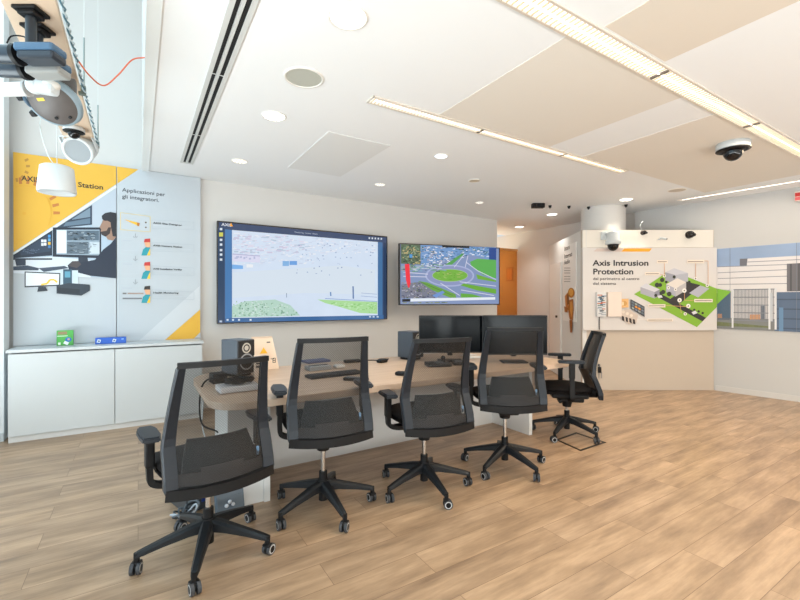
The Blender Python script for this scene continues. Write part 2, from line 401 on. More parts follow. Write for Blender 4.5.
ceil_speaker(304, 77.5, .135, 'round grey-grilled ceiling speaker beside the slot vent', GRL)
ceil_speaker(474.5, 180.5, .075, 'small beige round ceiling speaker near the middle', mat((208, 196, 176), rough=.8))
ceil_speaker(677, 190, .115, 'flat grey oval-looking round speaker in the ceiling at the right', mat((196, 184, 170), rough=.8))
def strip(name, cx, cy, L, W, lab, along='x', n_blades=90, dirv=None, em=3.0):
    t = empty(name, (cx, cy, ZC)); tag(t, lab, 'light', None)
    if dirv is not None: t.rotation_euler = (0, 0, math.atan2(dirv.y, dirv.x))
    q = MB()
    for s_ in (1, -1): q.box((0, s_*(W/2-.009), -.006), (L, .018, .012), mat((232, 224, 212), rough=.3, metal=.3), bev=.002, seg=1)
    for s_ in (1, -1): q.box((s_*(L/2-.006), 0, -.006), (.012, W, .012), mat((232, 224, 212), rough=.3, metal=.3))
    q.build('housing', t)
    q = MB(); q.box((0, 0, -.001), (L-.03, W-.036, .002), mat((255, 245, 234), emit=em)); q.build('diffuser', t)
    q = MB()
    q.cyl((-L/2+.05, 0, -.006), (L/2-.05, 0, -.006), .006, mat((255, 248, 236), emit=em*2), n=8); q.build('tube', t)
    q = MB(); lv = mat((230, 215, 190), rough=.2, metal=.8)
    if n_blades:
        for k in range(n_blades):
            x = -L/2+.03+(L-.06)*k/(n_blades-1); q.box((x, 0, -.008), (.003, W-.036, .010), lv)
        for x in (-L*.17, L*.17): q.box((x, 0, -.009), (.018, W-.036, .013), mat((120, 110, 98), metal=.5, rough=.4))
        q.build('louvre', t)
    return t
strip('strip_light', 3.68, 1.44, 4.44, .15, 'widest recessed strip light with louvres crossing the upper right ceiling', n_blades=120, em=1.6)
strip('strip_light', 3.13, 2.76, 3.34, .115, 'middle recessed louvred strip light running toward the round column', n_blades=110, em=1.4)
sa, sb = on_z(678, 200, ZC), on_z(806, 179, ZC); sd = (sb-sa).normalized()
strip('strip_light', *(sa+sd*1.6).xy, 3.2, .05, 'thin strip light line beside the mural wall at far right', n_blades=0, dirv=sd, em=5)
# thin sheets whose beige colour stands for bands of daylight shade on the ceiling
SHADE1 = mat((230, 225, 216), rough=.9); SHADE2 = mat((225, 216, 203), rough=.9)
def shade_band(x0, x1, y0, y1, lab, m):
    q = MB(); q.box(((x0+x1)/2, (y0+y1)/2, ZC-.0015), (x1-x0, y1-y0, .003), m); o = q.build('ceiling_shade_band'); tag(o, lab, 'panel', None)
def cx_(px, py): return on_z(px, py, ZC).x
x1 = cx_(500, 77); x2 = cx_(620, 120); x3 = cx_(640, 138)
shade_band(x1, x2, 1.516, 2.70, 'painted beige band of ceiling shade between the two louvred strip lights', SHADE1)
shade_band(x3, 6.7, 1.516, 2.70, 'painted beige band of ceiling shade between the strip lights and the black dome camera', SHADE1)
shade_band(cx_(612, 22), cx_(705, 43), -.6, 1.35, 'darker painted band of ceiling shade beyond the widest strip light', SHADE2)
# dome camera on the ceiling at right
def dome_cam(name, M, r, lab, whitecap=True, parent=None):
    t = empty(name); t.matrix_world = M; tag(t, lab, 'security camera')
    q = MB(); q.lathe([(0, 0), (r, 0), (r, -r*.38), (r*.93, -r*.48), (0, -r*.48)], LAM if whitecap else BLK, n=32); q.build('base', t)
    q = MB(); q.lathe([(r*1.0, -r*.48), (r*1.02, -r*.52), (r*.62, -r*.66), (r*.6, -r*.5)], BLK, n=32); q.build('ring', t)
    q = MB(); q.lathe([(r*.6, -r*.6)]+[(r*.58*math.cos(a*PI/16), -r*.68-r*.58*math.sin(a*PI/16)) for a in range(9)], mat((14, 16, 20), rough=.06), n=28); q.build('dome', t)
    return t
p = on_z(733, 143, ZC); dome_cam('dome_camera', Matrix.Translation(p), .135, 'white dome camera with a black bubble on the ceiling at right')
# little black sensors
for px, py, lab in ((550, 205.5, 'tiny black ceiling sensor just right of the black ceiling box'), (569, 206, 'tiny black ceiling sensor midway between black box and round column'),
        (588.5, 206.8, 'left tiny black ceiling sensor at the left edge of the column head'), (594.5, 207.6, 'second tiny black ceiling sensor at the left of the column head'),
        (626, 204.6, 'tiny black ceiling sensor at the right of the round column')):
    p = on_z(px, py, ZC); q = MB(); q.cyl((0, 0, 0), (0, 0, -.03), .026, BLK, r1=.02, n=14); q.sph((0, 0, -.032), .014, BLKG); o = q.build('ceiling_sensor', loc=p); tag(o, lab, 'sensor', 'tiny black ceiling sensors')
p = on_z(538, 203.5, ZC); t = empty('ceiling_box', (p.x, p.y, ZC), -.56); tag(t, 'flat black box on the ceiling left of the column', 'sensor')
q = MB(); q.box((0, 0, -.035), (.19, .09, .07), BLK, bev=.008); q.build('body', t); q = MB(); q.cyl((-.03, -.045, -.035), (-.03, -.05, -.035), .02, BLKG); q.build('lens', t); q = MB(); q.cyl((.04, -.045, -.035), (.04, -.05, -.035), .012, BLKG); q.build('lens', t)
# =====================================================================
# CABINETS, POSTER PANELS
# =====================================================================
X0, X1, XS = -1.037, .625, -.205
def cabinet(x0, x1, lab, first):
    t = empty('cabinet', ((x0+x1)/2, 5.47, 0)); tag(t, lab, 'cabinet'); w = x1-x0
    q = MB(); q.box((0, 0, .035), (w, .34, .07), mat((222, 224, 224), rough=.5)); q.build('plinth', t)
    q = MB(); q.box((0, .012, .455), (w-.002, .36, .77), LAM); q.build('body', t)
    q = MB(); q.box((0, -.192, .45), (w-.006, .02, .775), LAM, bev=.0015, seg=1); q.build('door', t)
cabinet(X0, XS, 'white flat-fronted cabinet, left one below the orange poster', True)
cabinet(XS, X1, 'white flat-fronted cabinet, right one next to the first chair', False)
q = MB(); q.box(((X0+X1)/2, 5.455, .866), (X1-X0+.02, .40, .028), LAM, bev=.002, seg=1); o = q.build('countertop'); tag(o, 'long white top board lying across both white cabinets', 'worktop')
YP = 5.657
pl, pm, pr = on_y(13, 200, YP).x, on_y(116.5, 200, YP).x, on_y(200.5, 200, YP).x
def z2(x, y): return (x/3.636, 140+y/3.636)
def z3(x, y): return (x/3.636, 280+y/3.636)
PB = mat((190, 198, 205), rough=.45)
def board(name, x0, x1, z0, z1, lab):
    t = empty(name, ((x0+x1)/2, YP+.03, z0)); tag(t, lab, 'poster')
    q = MB(); q.box((0, 0, (z1-z0)/2), (x1-x0, .058, z1-z0), PB, bev=.0015, seg=1); q.build('panel', t)
    return t
pa = board('poster_panel', pl, pm-.003, .882, 2.846, 'orange and white wall poster panel with gears and a man at monitors')
pb = board('poster_panel', pm+.003, pr, .882, 2.846, 'white wall poster panel of stacked app boxes right of the orange one')
YEL = (228, 178, 62); YD = (228, 172, 48)
a = Art((0, YP-.0005, 1), (1, 0, 0), (0, -1, 0))
f = z2
# left print
zt = 2.845
yl = lambda px: on_y(px, 0, YP).x
a.poly([(pl+.001, zt-1), (pm-.004, zt-1), a.uv(*z2(423, 160)), a.uv(*z2(49, 408))], YEL)
a.line([z2(49, 416), z2(423, 168)], .022, (228, 234, 238))
a.k = 1
def gear(cx, cy, r, n, c, clip=None, r2=None, lw=12):
    # toothed rim of a gear wheel
    for k in range(n):
        a0 = 2*PI*k/n; 
        pts = [(cx+(r+dr)*math.cos(a0+da), cy+(r+dr)*math.sin(a0+da)*1.0) for dr, da in ((-lw, -.45*PI/n*2*.5), (lw, -.3*PI/n), (lw, .3*PI/n), (-lw, .45*PI/n))]
        if all(clip(*p) for p in pts): a.px(pts[::-1], c, False, f)
    a.k += 1
inY = lambda x, y: x > 50 and y > 55+.12*(x-48) and y < 400-.665*(x-48)
a.k = 3
gear(88, 265, 118, 26, (196, 122, 56), inY)
gear(50, 95, 52, 14, (190, 136, 56), inY, lw=7)
for r in (98, 100): 
    for k in range(40):
        a0, a1 = 2*PI*k/40, 2*PI*(k+1)/40
        pts = [(88+r*math.cos(q_), 265+r*math.sin(q_)) for q_ in (a0, a1)]
        if all(inY(*p) for p in pts): a.line(pts, .003, (226, 172, 50), f)
a.k = 6
a.rect(82, 262, 94, 272, (226, 170, 50), True, f)
a.text('AXIS', *z2(78, 147), .052, (40, 36, 28), x1=z2(142, 0)[0], bold=.0014)
a.text('Camera', *z2(160, 156), .052, (40, 36, 28), x1=z2(262, 0)[0], bold=.0014)
a.text('Station', *z2(283, 170), .052, (40, 36, 28), x1=z2(375, 0)[0], bold=.0014)
# photograph on the print
a.px([(423, 178), (423, 503), (49, 484), (49, 424)][::1], (176, 194, 212), True, f)
a.px([(423, 178), (423, 320), (335, 315), (335, 236)], (186, 196, 208), True, f)
a.px([(335, 236), (335, 308), (205, 322), (207, 318)], (52, 66, 86), True, f)
a.px([(328, 246), (328, 280), (262, 290), (262, 288)], (122, 142, 160), True, f)
a.px([(328, 284), (328, 304), (230, 314), (240, 300)], (98, 120, 140), True, f)
a.px([(49, 418), (190, 328), (190, 420), (49, 430)], (34, 46, 64), True, f)
a.px([(75, 408), (182, 340), (182, 405), (75, 420)], (46, 62, 84), True, f)
for (x, y, c) in ((150, 362, (230, 235, 240)), (150, 375, (220, 225, 230)), (160, 362, (225, 225, 235)), (160, 374, (235, 235, 240)), (175, 345, (70, 150, 215)), (175, 358, (90, 170, 220)), (175, 371, (240, 190, 60)), (175, 383, (60, 120, 180))): a.rect(x, y, x+9, y+10, c, False, f)
a.k += 1
for k in range(26):
    x = random.uniform(80, 140); y = random.uniform(395, 412); a.rect(x, y, x+5, y+3, (80, 96, 120), False, f)
a.px([(192, 318), (368, 318), (368, 430), (192, 424)], (30, 40, 56), True, f)
a.px([(205, 326), (362, 326), (362, 420), (205, 416)], (150, 168, 184), True, f)
a.rect(207, 328, 242, 412, (226, 234, 244), True, f)
a.rect(243, 330, 360, 365, (86, 104, 120), True, f); a.rect(243, 370, 322, 414, (94, 110, 124), True, f); a.rect(326, 372, 362, 414, (198, 210, 220), True, f)
for k in range(90):
    x = random.uniform(244, 340); y = random.choice([random.uniform(331, 362), random.uniform(371, 411)])
    g = random.randint(50, 175); a.rect(x, y, x+random.uniform(4, 18), y+random.uniform(1.5, 4), (g, g+12, g+22), False, f)
a.k += 1
a.px([(49, 432), (192, 424), (330, 436), (330, 500), (49, 484)], (214, 222, 230), True, f)
a.rect(49, 430, 190, 436, (36, 46, 62), True, f)
a.px([(285, 426), (318, 427), (322, 446), (285, 444)], (40, 50, 66), True, f)
a.px([(49, 460), (100, 456), (142, 466), (140, 474), (49, 474)], (58, 72, 90), True, f)
a.px([(140, 466), (235, 458), (250, 466), (160, 480)], (62, 76, 94), True, f)
a.px([(55, 436), (94, 436), (94, 456), (60, 458)], (44, 56, 74), True, f)
# man at the desk, seen from the side
a.px([(423, 352), (423, 503), (330, 494), (252, 474), (246, 456), (262, 442), (300, 444), (345, 436), (376, 398), (402, 378)], (30, 42, 62), True, f)
a.px([(262, 441), (284, 440), (296, 452), (280, 466), (250, 458)], (76, 70, 72), True, f)
a.px([(376, 286), (371, 300), (362, 318), (368, 324), (366, 334), (370, 344), (385, 350), (392, 362), (410, 366), (423, 352), (423, 290)], (158, 126, 108), True, f)
a.px([(366, 334), (370, 345), (384, 352), (400, 340), (404, 318), (394, 318), (388, 330)], (62, 50, 50), True, f)
a.px([(372, 288), (370, 276), (382, 266), (402, 262), (423, 266), (423, 352), (410, 350), (404, 318), (402, 300), (392, 294), (380, 294)], (36, 36, 44), True, f)
# product pictures below
a.px([(90, 478), (220, 484), (218, 530), (90, 536)], (44, 52, 62), True, f); a.px([(94, 482), (216, 488), (214, 526), (94, 531)], (232, 238, 244), True, f)
a.line([(150, 526), (172, 522), (182, 508), (198, 508), (208, 518)], .018, (246, 200, 60), f)
a.px([(140, 534), (166, 534), (174, 548), (136, 552)], (40, 50, 62), True, f)
a.rect(220, 474, 284, 528, (202, 216, 226), True, f); a.rect(230, 470, 262, 526, (52, 84, 104), True, f); a.rect(236, 478, 256, 500, (96, 160, 186), True, f)
a.px([(206, 530), (250, 520), (327, 526), (327, 548), (296, 566), (206, 558)], (46, 58, 70), True, f)
a.px([(210, 536), (290, 543), (290, 560), (210, 554)], (30, 40, 50), True, f)
pr_o = a.build('print', pa); pr_o.matrix_parent_inverse = Matrix.Translation(pa.location).inverted()
# right print
a = Art((0, YP-.0005, 1), (1, 0, 0), (0, -1, 0))
a.poly([(pm+.004, zt-1)] + [a.uv(*z2(427, 158))] + [a.uv(*z2(505, 106))] + [(a.uv(*z2(503, 104))[0], zt-1)], YEL)
a.text('Applicazioni per', *z2(444, 187), .042, (70, 76, 86), x1=z2(600, 0)[0], bold=.0006)
a.text('gli integratori.', *z2(444, 211), .042, (70, 76, 86), x1=z2(578, 0)[0], bold=.0006)
a.px([(500, 226), (728, 20), (728, 104), (600, 217), (600, 219)], (204, 210, 216), True, z3)
a.px([(600, 218), (728, 107), (728, 190), (704, 214)], YEL, True, z3)
BX = [((438, 264), (546, 278), (546, 334), (438, 326)), ((438, 352), (546, 360), (546, 420), (438, 414)), ((438, 441), (546, 445), (546, 506), (438, 504)), ((438, 530), (546, 532), (546, 594), (438, 594))]
TX = ['AXIS Site Designer', 'AXIS Camera Station', 'AXIS Installation Verifier', 'Health Monitoring']
for i, B_ in enumerate(BX):
    a.line(list(B_)+[B_[0]], .005, (232, 206, 120) if i == 0 else (190, 202, 208), z2)
    y0 = B_[1][1]
    if i == 0:
        a.px([(450, 288), (508, 302), (506, 314)], (244, 190, 50), True, z2); a.px([(498, 300), (508, 302), (506, 314), (498, 312)], (190, 120, 50), True, z2)
        for yy in (300, 318): a.disc(530, yy, 3, (110, 90, 60), z2, n=8)
    else:
        a.px([(514, y0+60), (520, y0+38), (532, y0+28), (546, y0+26), (546, y0+60)], (38, 150, 165), True, z2)
        a.px([(534, y0+60), (546, y0+34), (546, y0+60)], (240, 200, 60), True, z2)
        a.px([(525, y0+12), (546, y0+10), (546, y0+30), (532, y0+30), (528, y0+24)], (226, 170, 130), True, z2)
        a.px([(523, y0+12), (526, y0), (546, y0-2), (546, y0+12)], (196, 54, 48) if i < 3 else (50, 44, 44), True, z2)
        a.line([(446, y0+6), (480, y0+7)], .004, (176, 186, 200), z2)
        a.line([(450, y0+42), (505, y0+42)], .004, (196, 204, 212), z2)
        if i == 3:
            for (xa, xb, yy, c_) in ((446, 460, 26, (120, 120, 120)), (464, 522, 26, (170, 150, 140)), (446, 516, 44, (120, 124, 130))): a.line([(xa, y0+yy), (xb, y0+yy)], .016, c_, z2)
    yt = y0+12
    a.line([(553, yt), (705, yt+9), (705, yt+46-10), (553, yt+32), (553, yt)], .003, (176, 186, 196), z2)
    a.text(TX[i], *z2(557, yt+14), .018, (50, 56, 64), width=.30 if i != 3 else .26, bold=.0009)
    a.line([(557, yt+21), (695, yt+27)], .006, (196, 204, 212), z2)
    if i < 3: a.line([(492, y0+62), (492, y0+76)], .004, (120, 130, 140), z2); a.line([(484, y0+72), (492, y0+79), (500, y0+72)], .004, (120, 130, 140), z2)
pr_o = a.build('print', pb); pr_o.matrix_parent_inverse = Matrix.Translation(pb.location).inverted()
# small boxes on the cabinet top
def on_cab(px, py): return on_z(px, py, .88)
p = on_cab(65, 345.5)
t = empty('product_box', (p.x, p.y+.02, .881), .0); tag(t, 'small green product box standing on the white cabinet top', 'box')
q = MB(); q.box((0, 0, .0775), (.135, .05, .155), mat((70, 170, 70), rough=.4), bev=.002, seg=1); q.build('carton', t)
q = MB(); q.box((-.02, -.0258, .128), (.075, .0012, .03), mat((150, 130, 90))); q.box((-.02, -.0262, .098), (.085, .0012, .006), mat((225, 240, 225)))
q.sph((.028, -.0255, .06), .026, mat((30, 110, 190)), sc=(1, .05, .9)); q.sph((.03, -.0262, .062), .013, mat((200, 160, 130)), sc=(1, .06, 1)); q.box((.01, -.0262, .025), (.04, .0012, .03), mat((235, 240, 245)), R=Euler((0, .5, 0))); q.box((-.045, -.0262, .02), (.02, .0012, .025), mat((220, 240, 220))); q.build('label', t)
p = on_cab(111, 343.5)
t = empty('product_box', (p.x, p.y+.01, .881), .0); tag(t, 'long flat blue box lying on the white cabinet top', 'box')
q = MB(); q.box((0, 0, .033), (.275, .07, .066), mat((25, 95, 200), rough=.4), bev=.002, seg=1); q.build('carton', t)
q = MB()
for x in (-.105, .03): q.box((x, -.0358, .032), (.03, .0012, .035), mat((215, 230, 245)), R=Euler((0, .3, 0))); q.sph((x, -.036, .032), .009, mat((30, 60, 130)), sc=(1, .1, 1))
q.box((.105, -.0358, .045), (.02, .0012, .012), mat((150, 190, 235))); q.build('label', t)
# =====================================================================
# TELEVISIONS
# =====================================================================
YT = 5.60
tl, tr_ = on_y(217.2, 220.5, YT), on_y(387.5, 236.5, YT)
zt1, zb1 = tl.z, on_y(217.2, 324, YT).z
w1, h1 = tr_.x-tl.x, zt1-zb1
tv = empty('television', ((tl.x+tr_.x)/2, YT, zb1)); tag(tv, 'very large wall television showing a pale washed-out street view', 'television')
q = MB(); q.box((0, .03, h1/2), (w1, .06, h1), BLKG, bev=.004); q.build('casing', tv)
q = MB(); q.box((0, .088, h1/2), (.6, .062, .4), BLK); q.build('wall_mount', tv)
f4 = lambda x, y: (200+x/4, 200+y/4)
a = Art((0, YT-.0005, 1), (1, 0, 0), (0, -1, 0), emit=1.0, rough=.15, step=.0001)
mrg = .018
x0, x1_ = tl.x+mrg, tr_.x-mrg
a.poly([(x0, zt1-mrg-1), (x0, zb1+mrg-1), (x1_, zb1+mrg-1), (x1_, zt1-mrg-1)], (56, 74, 108))
a.px([(72, 110), (97, 113), (97, 492), (72, 492)], (40, 66, 98), True, f4)
a.px([(100, 117), (127, 120), (127, 472), (100, 474)], (66, 120, 176), True, f4)
a.px([(711, 168), (730, 170), (730, 460), (711, 461)], (66, 112, 160), True, f4)
a.px([(100, 474), (735, 460), (735, 476), (100, 490)], (60, 104, 156), True, f4)
a.px([(734, 170), (746, 171), (746, 474), (734, 474)], (40, 60, 92), True, f4)
img = mat((208, 222, 240), emit=1.0, noise=.05, nscale=6, rough=.15)
a.px([(128, 120), (711, 168), (711, 461), (128, 472)][::-1], img, True, f4)
def inT(x, y): return 130 < x < 708 and y > 124+(x-130)*.0825 and y < 468-(x-130)*.017
def scat(n, xr, yr, cols, sx, sy, cond=lambda x, y: True):
    for _ in range(n):
        x = random.uniform(*xr); y = random.uniform(*yr); w = random.uniform(*sx); h = random.uniform(*sy)
        if inT(x, y) and inT(x+w, y+h) and cond(x, y): a.rect(x, y, x+w, y+h, random.choice(cols), False, f4)
    a.k += 1
PALE = [(224, 230, 242), (206, 216, 234), (230, 234, 242), (198, 210, 230), (214, 220, 236)]
scat(700, (130, 708), (122, 255), PALE, (3, 16), (2, 5), lambda x, y: y < 235-.05*(x-130) or x < 450)
scat(120, (130, 420), (140, 210), [(200, 196, 220), (216, 214, 232), (178, 196, 216)], (6, 22), (2, 6))
a.px([(130, 215), (240, 222), (240, 250), (130, 245)], (216, 216, 238), True, f4)
a.line([(130, 216), (240, 224)], .012, (176, 176, 210), f4)
scat(14, (135, 235), (224, 232), [(180, 186, 216)], (6, 9), (5, 7))
a.px([(128, 258), (172, 262), (172, 276), (128, 276)], (122, 176, 232), True, f4)
a.rect(330, 244, 356, 264, (128, 176, 224), True, f4); a.rect(358, 244, 388, 260, (108, 160, 222), True, f4)
a.px([(250, 282), (288, 280), (282, 300), (240, 300)], (236, 240, 246), True, f4); a.px([(186, 256), (212, 258), (212, 270), (186, 270)], (232, 236, 242), True, f4)
a.px([(200, 350), (238, 358), (230, 368), (208, 366)], (150, 166, 196), True, f4)
a.px([(130, 290), (560, 262), (700, 280), (700, 378), (420, 372), (130, 392)][::-1], (212, 224, 236), True, f4)
a.px([(128, 425), (180, 405), (300, 398), (360, 420), (400, 462), (128, 470)][::-1], (178, 210, 196), True, f4)
scat(260, (130, 385), (404, 464), [(140, 180, 150), (196, 222, 206), (120, 160, 140), (206, 222, 220)], (2, 8), (2, 6), lambda x, y: y > 400+max(0, x-300)*.55)
a.px([(470, 398), (709, 408), (709, 455), (640, 452), (560, 428), (500, 412)][::-1], (168, 216, 152), True, f4)
scat(120, (520, 705), (408, 450), [(140, 200, 120), (190, 226, 180)], (3, 10), (2, 5), lambda x, y: y < 412+(x-500)*.22)
a.line([(500, 394), (709, 406)], .01, (130, 160, 210), f4)
a.line([(612, 345), (613, 395)], .022, (92, 122, 170), f4)
a.line([(522, 368), (523, 384)], .02, (100, 140, 190), f4); a.line([(346, 372), (346, 390)], .008, (110, 130, 160), f4)
for yy in (372, 384): a.line([(644, yy), (708, yy+5)], .007, (140, 164, 206), f4)
scat(50, (380, 700), (170, 300), [(150, 172, 206), (130, 150, 190)], (2, 7), (2, 5))
a.text('AXIS', *f4(86, 103), .034, (225, 228, 235), width=.12, bold=.001)
a.px([(118, 104), (124, 91), (132, 106)], (248, 170, 40), True, f4)
a.text('Monitoring  Camera  Station', *f4(378, 131), .02, (190, 200, 216), width=.33)
a.rect(76, 130, 92, 146, (206, 206, 90), True, f4)
for yy in (112, 155, 174, 196, 214, 234): a.rect(79, yy, 89, yy+9, (214, 222, 232), False, f4)
for xx in (674, 686, 698, 710, 722): a.rect(xx, 149+(xx-674)*.06, xx+6, 156+(xx-674)*.06, (205, 214, 226), False, f4)
for xx in (106, 128, 152, 198): a.rect(xx, 476, xx+8, 483, (205, 220, 236), False, f4)
for xx in (676, 690, 706): a.rect(xx, 464, xx+8, 470, (190, 206, 226), False, f4)
a.rect(78, 482, 88, 489, (190, 206, 226), False, f4)
o = a.build('screen_image', tv); o.matrix_parent_inverse = Matrix.Translation(tv.location).inverted()
# small television, turned toward the seats
d1, d2 = 6.25, 6.79
ql, qr = at_d(399.3, 243, d1), at_d(500, 246, d2); u2 = Vector((qr.x-ql.x, qr.y-ql.y, 0)); w2 = u2.length; u2.normalize()
n2 = Vector((u2.y, -u2.x, 0)); h2 = 62.3/F*d1; zb2 = ql.z-h2
tv2 = empty('television', ((ql.x+qr.x)/2, (ql.y+qr.y)/2, zb2)); tag(tv2, 'smaller wall television showing a colourful roundabout with green grass', 'television')
inv2 = Matrix.Translation(tv2.location).inverted()
Mx = Matrix(((u2.x, -n2.x, 0, 0), (u2.y, -n2.y, 0, 0), (0, 0, 1, 0), (0, 0, 0, 1)))
q = MB(Mx); q.box((0, .028, h2/2), (w2, .055, h2), BLKG, bev=.004); q.build('casing', tv2)
q = MB(Mx); q.box((0, .08, h2/2), (.4, .06, .4), BLK); q.tube([(0, .1, h2/2), (-.12, .3, h2/2), (-.1, .52, h2/2)], .03, BLK); q.build('wall_arm', tv2)
g7 = lambda x, y: (395+x/7.2727, 235+y/7.2727)
a = Art(Vector((ql.x, ql.y, 1))+n2*.0005, u2, n2, emit=1.0, rough=.15, step=.0001)
W_, T_, B_ = w2-.022, ql.z-1-.018, zb2-1+.018
a.poly([(.018, T_), (.018, B_), (W_, B_), (W_, T_)], (128, 146, 186))
def inT(x, y): return 44 < x < 738-(y*.02) and y > 68+(x-40)*.028 and y < 503-(x-40)*.025
def scat2(n, xr, yr, cols, sx, sy, cond=lambda x, y: True):
    for _ in range(n):
        x = random.uniform(*xr); y = random.uniform(*yr); w = random.uniform(*sx); h = random.uniform(*sy)
        if inT(x, y) and inT(x+w, y+h) and cond(x, y): a.rect(x, y, x+w, y+h, random.choice(cols), False, g7)
    a.k += 1
a.px([(185, 72), (735, 90), (735, 190), (540, 140), (190, 225)][::-1], (110, 150, 200), True, g7)
scat2(520, (188, 730), (80, 230), [(214, 222, 236), (60, 90, 130), (150, 176, 206), (188, 176, 176), (50, 100, 90), (90, 130, 180), (236, 236, 240)], (5, 22), (3, 8), lambda x, y: y < 225-max(0, (x-350))*.45 or (x > 500 and y < 130+(x-500)*.18))
a.px([(684, 92), (736, 94), (736, 184), (684, 178)], (34, 70, 140), True, g7)
a.px([(355, 224), (480, 138), (500, 142), (395, 232)], (84, 158, 84), True, g7)
a.px([(545, 195), (600, 172), (735, 182), (735, 316), (640, 290), (560, 235)], (92, 172, 84), True, g7)
a.px([(590, 285), (735, 330), (735, 342), (600, 320)], (112, 170, 60), True, g7)
n_ = 36
a.px([(398+178*math.cos(-2*PI*k/n_), 296+80*math.sin(-2*PI*k/n_)) for k in range(n_)], (166, 176, 212), True, g7)
a.px([(398+166*math.cos(-2*PI*k/n_), 296+70*math.sin(-2*PI*k/n_)) for k in range(n_)], (138, 148, 190), True, g7)
a.px([(400+130*math.cos(-2*PI*k/n_), 294+46*math.sin(-2*PI*k/n_)) for k in range(n_)], (170, 196, 150), True, g7)
a.px([(400+126*math.cos(-2*PI*k/n_), 294+43*math.sin(-2*PI*k/n_)) for k in range(n_)], (116, 176, 66), True, g7)
scat2(40, (300, 480), (268, 320), [(140, 190, 90), (90, 150, 50), (170, 180, 110)], (8, 26), (3, 6))
a.px([(475, 366), (500, 352), (735, 394), (735, 428), (600, 404)], (104, 168, 56), True, g7)
a.px([(478, 424), (560, 430), (640, 452), (478, 456)], (96, 166, 60), True, g7)
a.px([(170, 335), (235, 345), (440, 430), (446, 456), (400, 456), (200, 372)], (104, 160, 66), True, g7)
a.line([(180, 340), (420, 440)], .006, (70, 96, 60), g7)
for L1 in ([(60, 270), (240, 285)], [(60, 300), (230, 305)], [(330, 350), (470, 440)], [(470, 340), (735, 372)], [(480, 400), (720, 440)], [(500, 145), (430, 235)], [(530, 150), (510, 235)], [(520, 200), (600, 260), (735, 325)]): a.line(L1, .012, (206, 208, 226), g7)
a.px([(44, 225), (220, 225), (180, 250), (44, 262)], (146, 158, 170), True, g7)
scat2(60, (44, 340), (212, 268), [(80, 150, 110), (120, 170, 190), (60, 80, 90), (190, 200, 210), (100, 160, 60)], (10, 40), (3, 7))
a.px([(44, 360), (180, 340), (330, 440), (310, 458), (44, 458)], (118, 122, 140), True, g7)
scat2(170, (46, 320), (345, 456), [(190, 190, 206), (70, 80, 110), (150, 140, 140), (96, 116, 80), (60, 60, 76)], (5, 18), (3, 8), lambda x, y: x < 150+(y-330)*1.4)
a.px([(270, 440), (345, 405), (362, 418), (300, 458)], (110, 146, 206), True, g7)
a.px([(42, 66), (185, 71), (185, 215), (42, 208)], (88, 106, 84), True, g7)
scat2(150, (44, 176), (72, 205), [(60, 80, 56), (150, 160, 130), (40, 60, 60), (186, 170, 120), (110, 140, 110)], (5, 16), (4, 11))
a.rect(105, 140, 126, 166, (80, 150, 210), True, g7)
a.px([(70, 212), (104, 210), (112, 350), (104, 384), (94, 382), (80, 330)], (240, 50, 66), True, g7)
a.px([(340, 75), (540, 80), (540, 96), (345, 90)], (28, 34, 40), True, g7)
a.px([(52, 466), (110, 465), (110, 484), (52, 486)], (20, 24, 30), True, g7)
a.px([(112, 462), (728, 452), (728, 470), (112, 484)], (226, 232, 240), True, g7)
scat2(60, (50, 725), (484, 498), [(130, 140, 90), (90, 110, 90), (150, 160, 170)], (10, 30), (4, 7), lambda x, y: y > 486)
o = a.build('screen_image', tv2); o.matrix_parent_inverse = inv2
# =====================================================================
# DISPLAY POD: sign board, side poster, mural, little cameras
# =====================================================================
npod = -FWD; D0 = 6.22
bl, brp = at_d(583, 331, D0), at_d(717, 331, D0); zt_, zb_ = at_d(600, 247.5, D0).z, at_d(600, 330.3, D0).z
sg = empty('sign_board', at_d(650, 300, D0)); sg.location.z = zb_; tag(sg, 'white intrusion protection sign board with a green site plan', 'sign')
inv = Matrix.Translation(sg.location).inverted()
cxm = (bl+brp)/2; Wd = (brp-bl).length
Mp = Matrix(((RIGHT.x, FWD.x, 0, 0), (RIGHT.y, FWD.y, 0, 0), (0, 0, 1, 0), (0, 0, 0, 1)))
q = MB(Matrix.Translation((0, 0, 0)) @ Mp); q.box(((cxm-sg.location).dot(RIGHT), .026, (zt_-zb_)/2), (Wd, .05, zt_-zb_), mat((214, 210, 207), rough=.6), bev=.002, seg=1); q.build('panel', sg)
g5 = lambda x, y: (580+x/5, 225+y/5)
a = Art(at_d(600, 300, D0)-FWD*.0015, RIGHT, npod, step=.0002)
a.px([(68, 132), (84, 117), (216, 117), (206, 133)], (206, 190, 182), True, g5)
a.px([(206, 133), (222, 117), (360, 117), (346, 133)], (238, 168, 36), True, g5)
a.text('Axis Intrusion', *g5(64, 203), .082, (38, 38, 42), width=.825, bold=.003)
a.text('Protection', *g5(64, 246), .082, (38, 38, 42), width=.60, bold=.003)
a.text('dal perimetro al centro', *g5(64, 275), .04, (80, 78, 78), width=.69, bold=.0008)
a.text('del sistema', *g5(64, 299), .04, (80, 78, 78), width=.345, bold=.0008)
GR = (128, 176, 46)
a.px([(270, 346), (300, 328), (450, 225), (684, 318), (684, 410), (584, 511)], GR, True, g5)
# roads
a.px([(372, 352), (396, 340), (630, 464), (612, 482)], (44, 40, 42), True, g5)
a.px([(520, 285), (590, 318), (500, 392), (440, 376), (480, 350)], (50, 44, 46), True, g5)
a.px([(520, 280), (600, 300), (590, 330), (510, 300)], (48, 42, 44), True, g5)
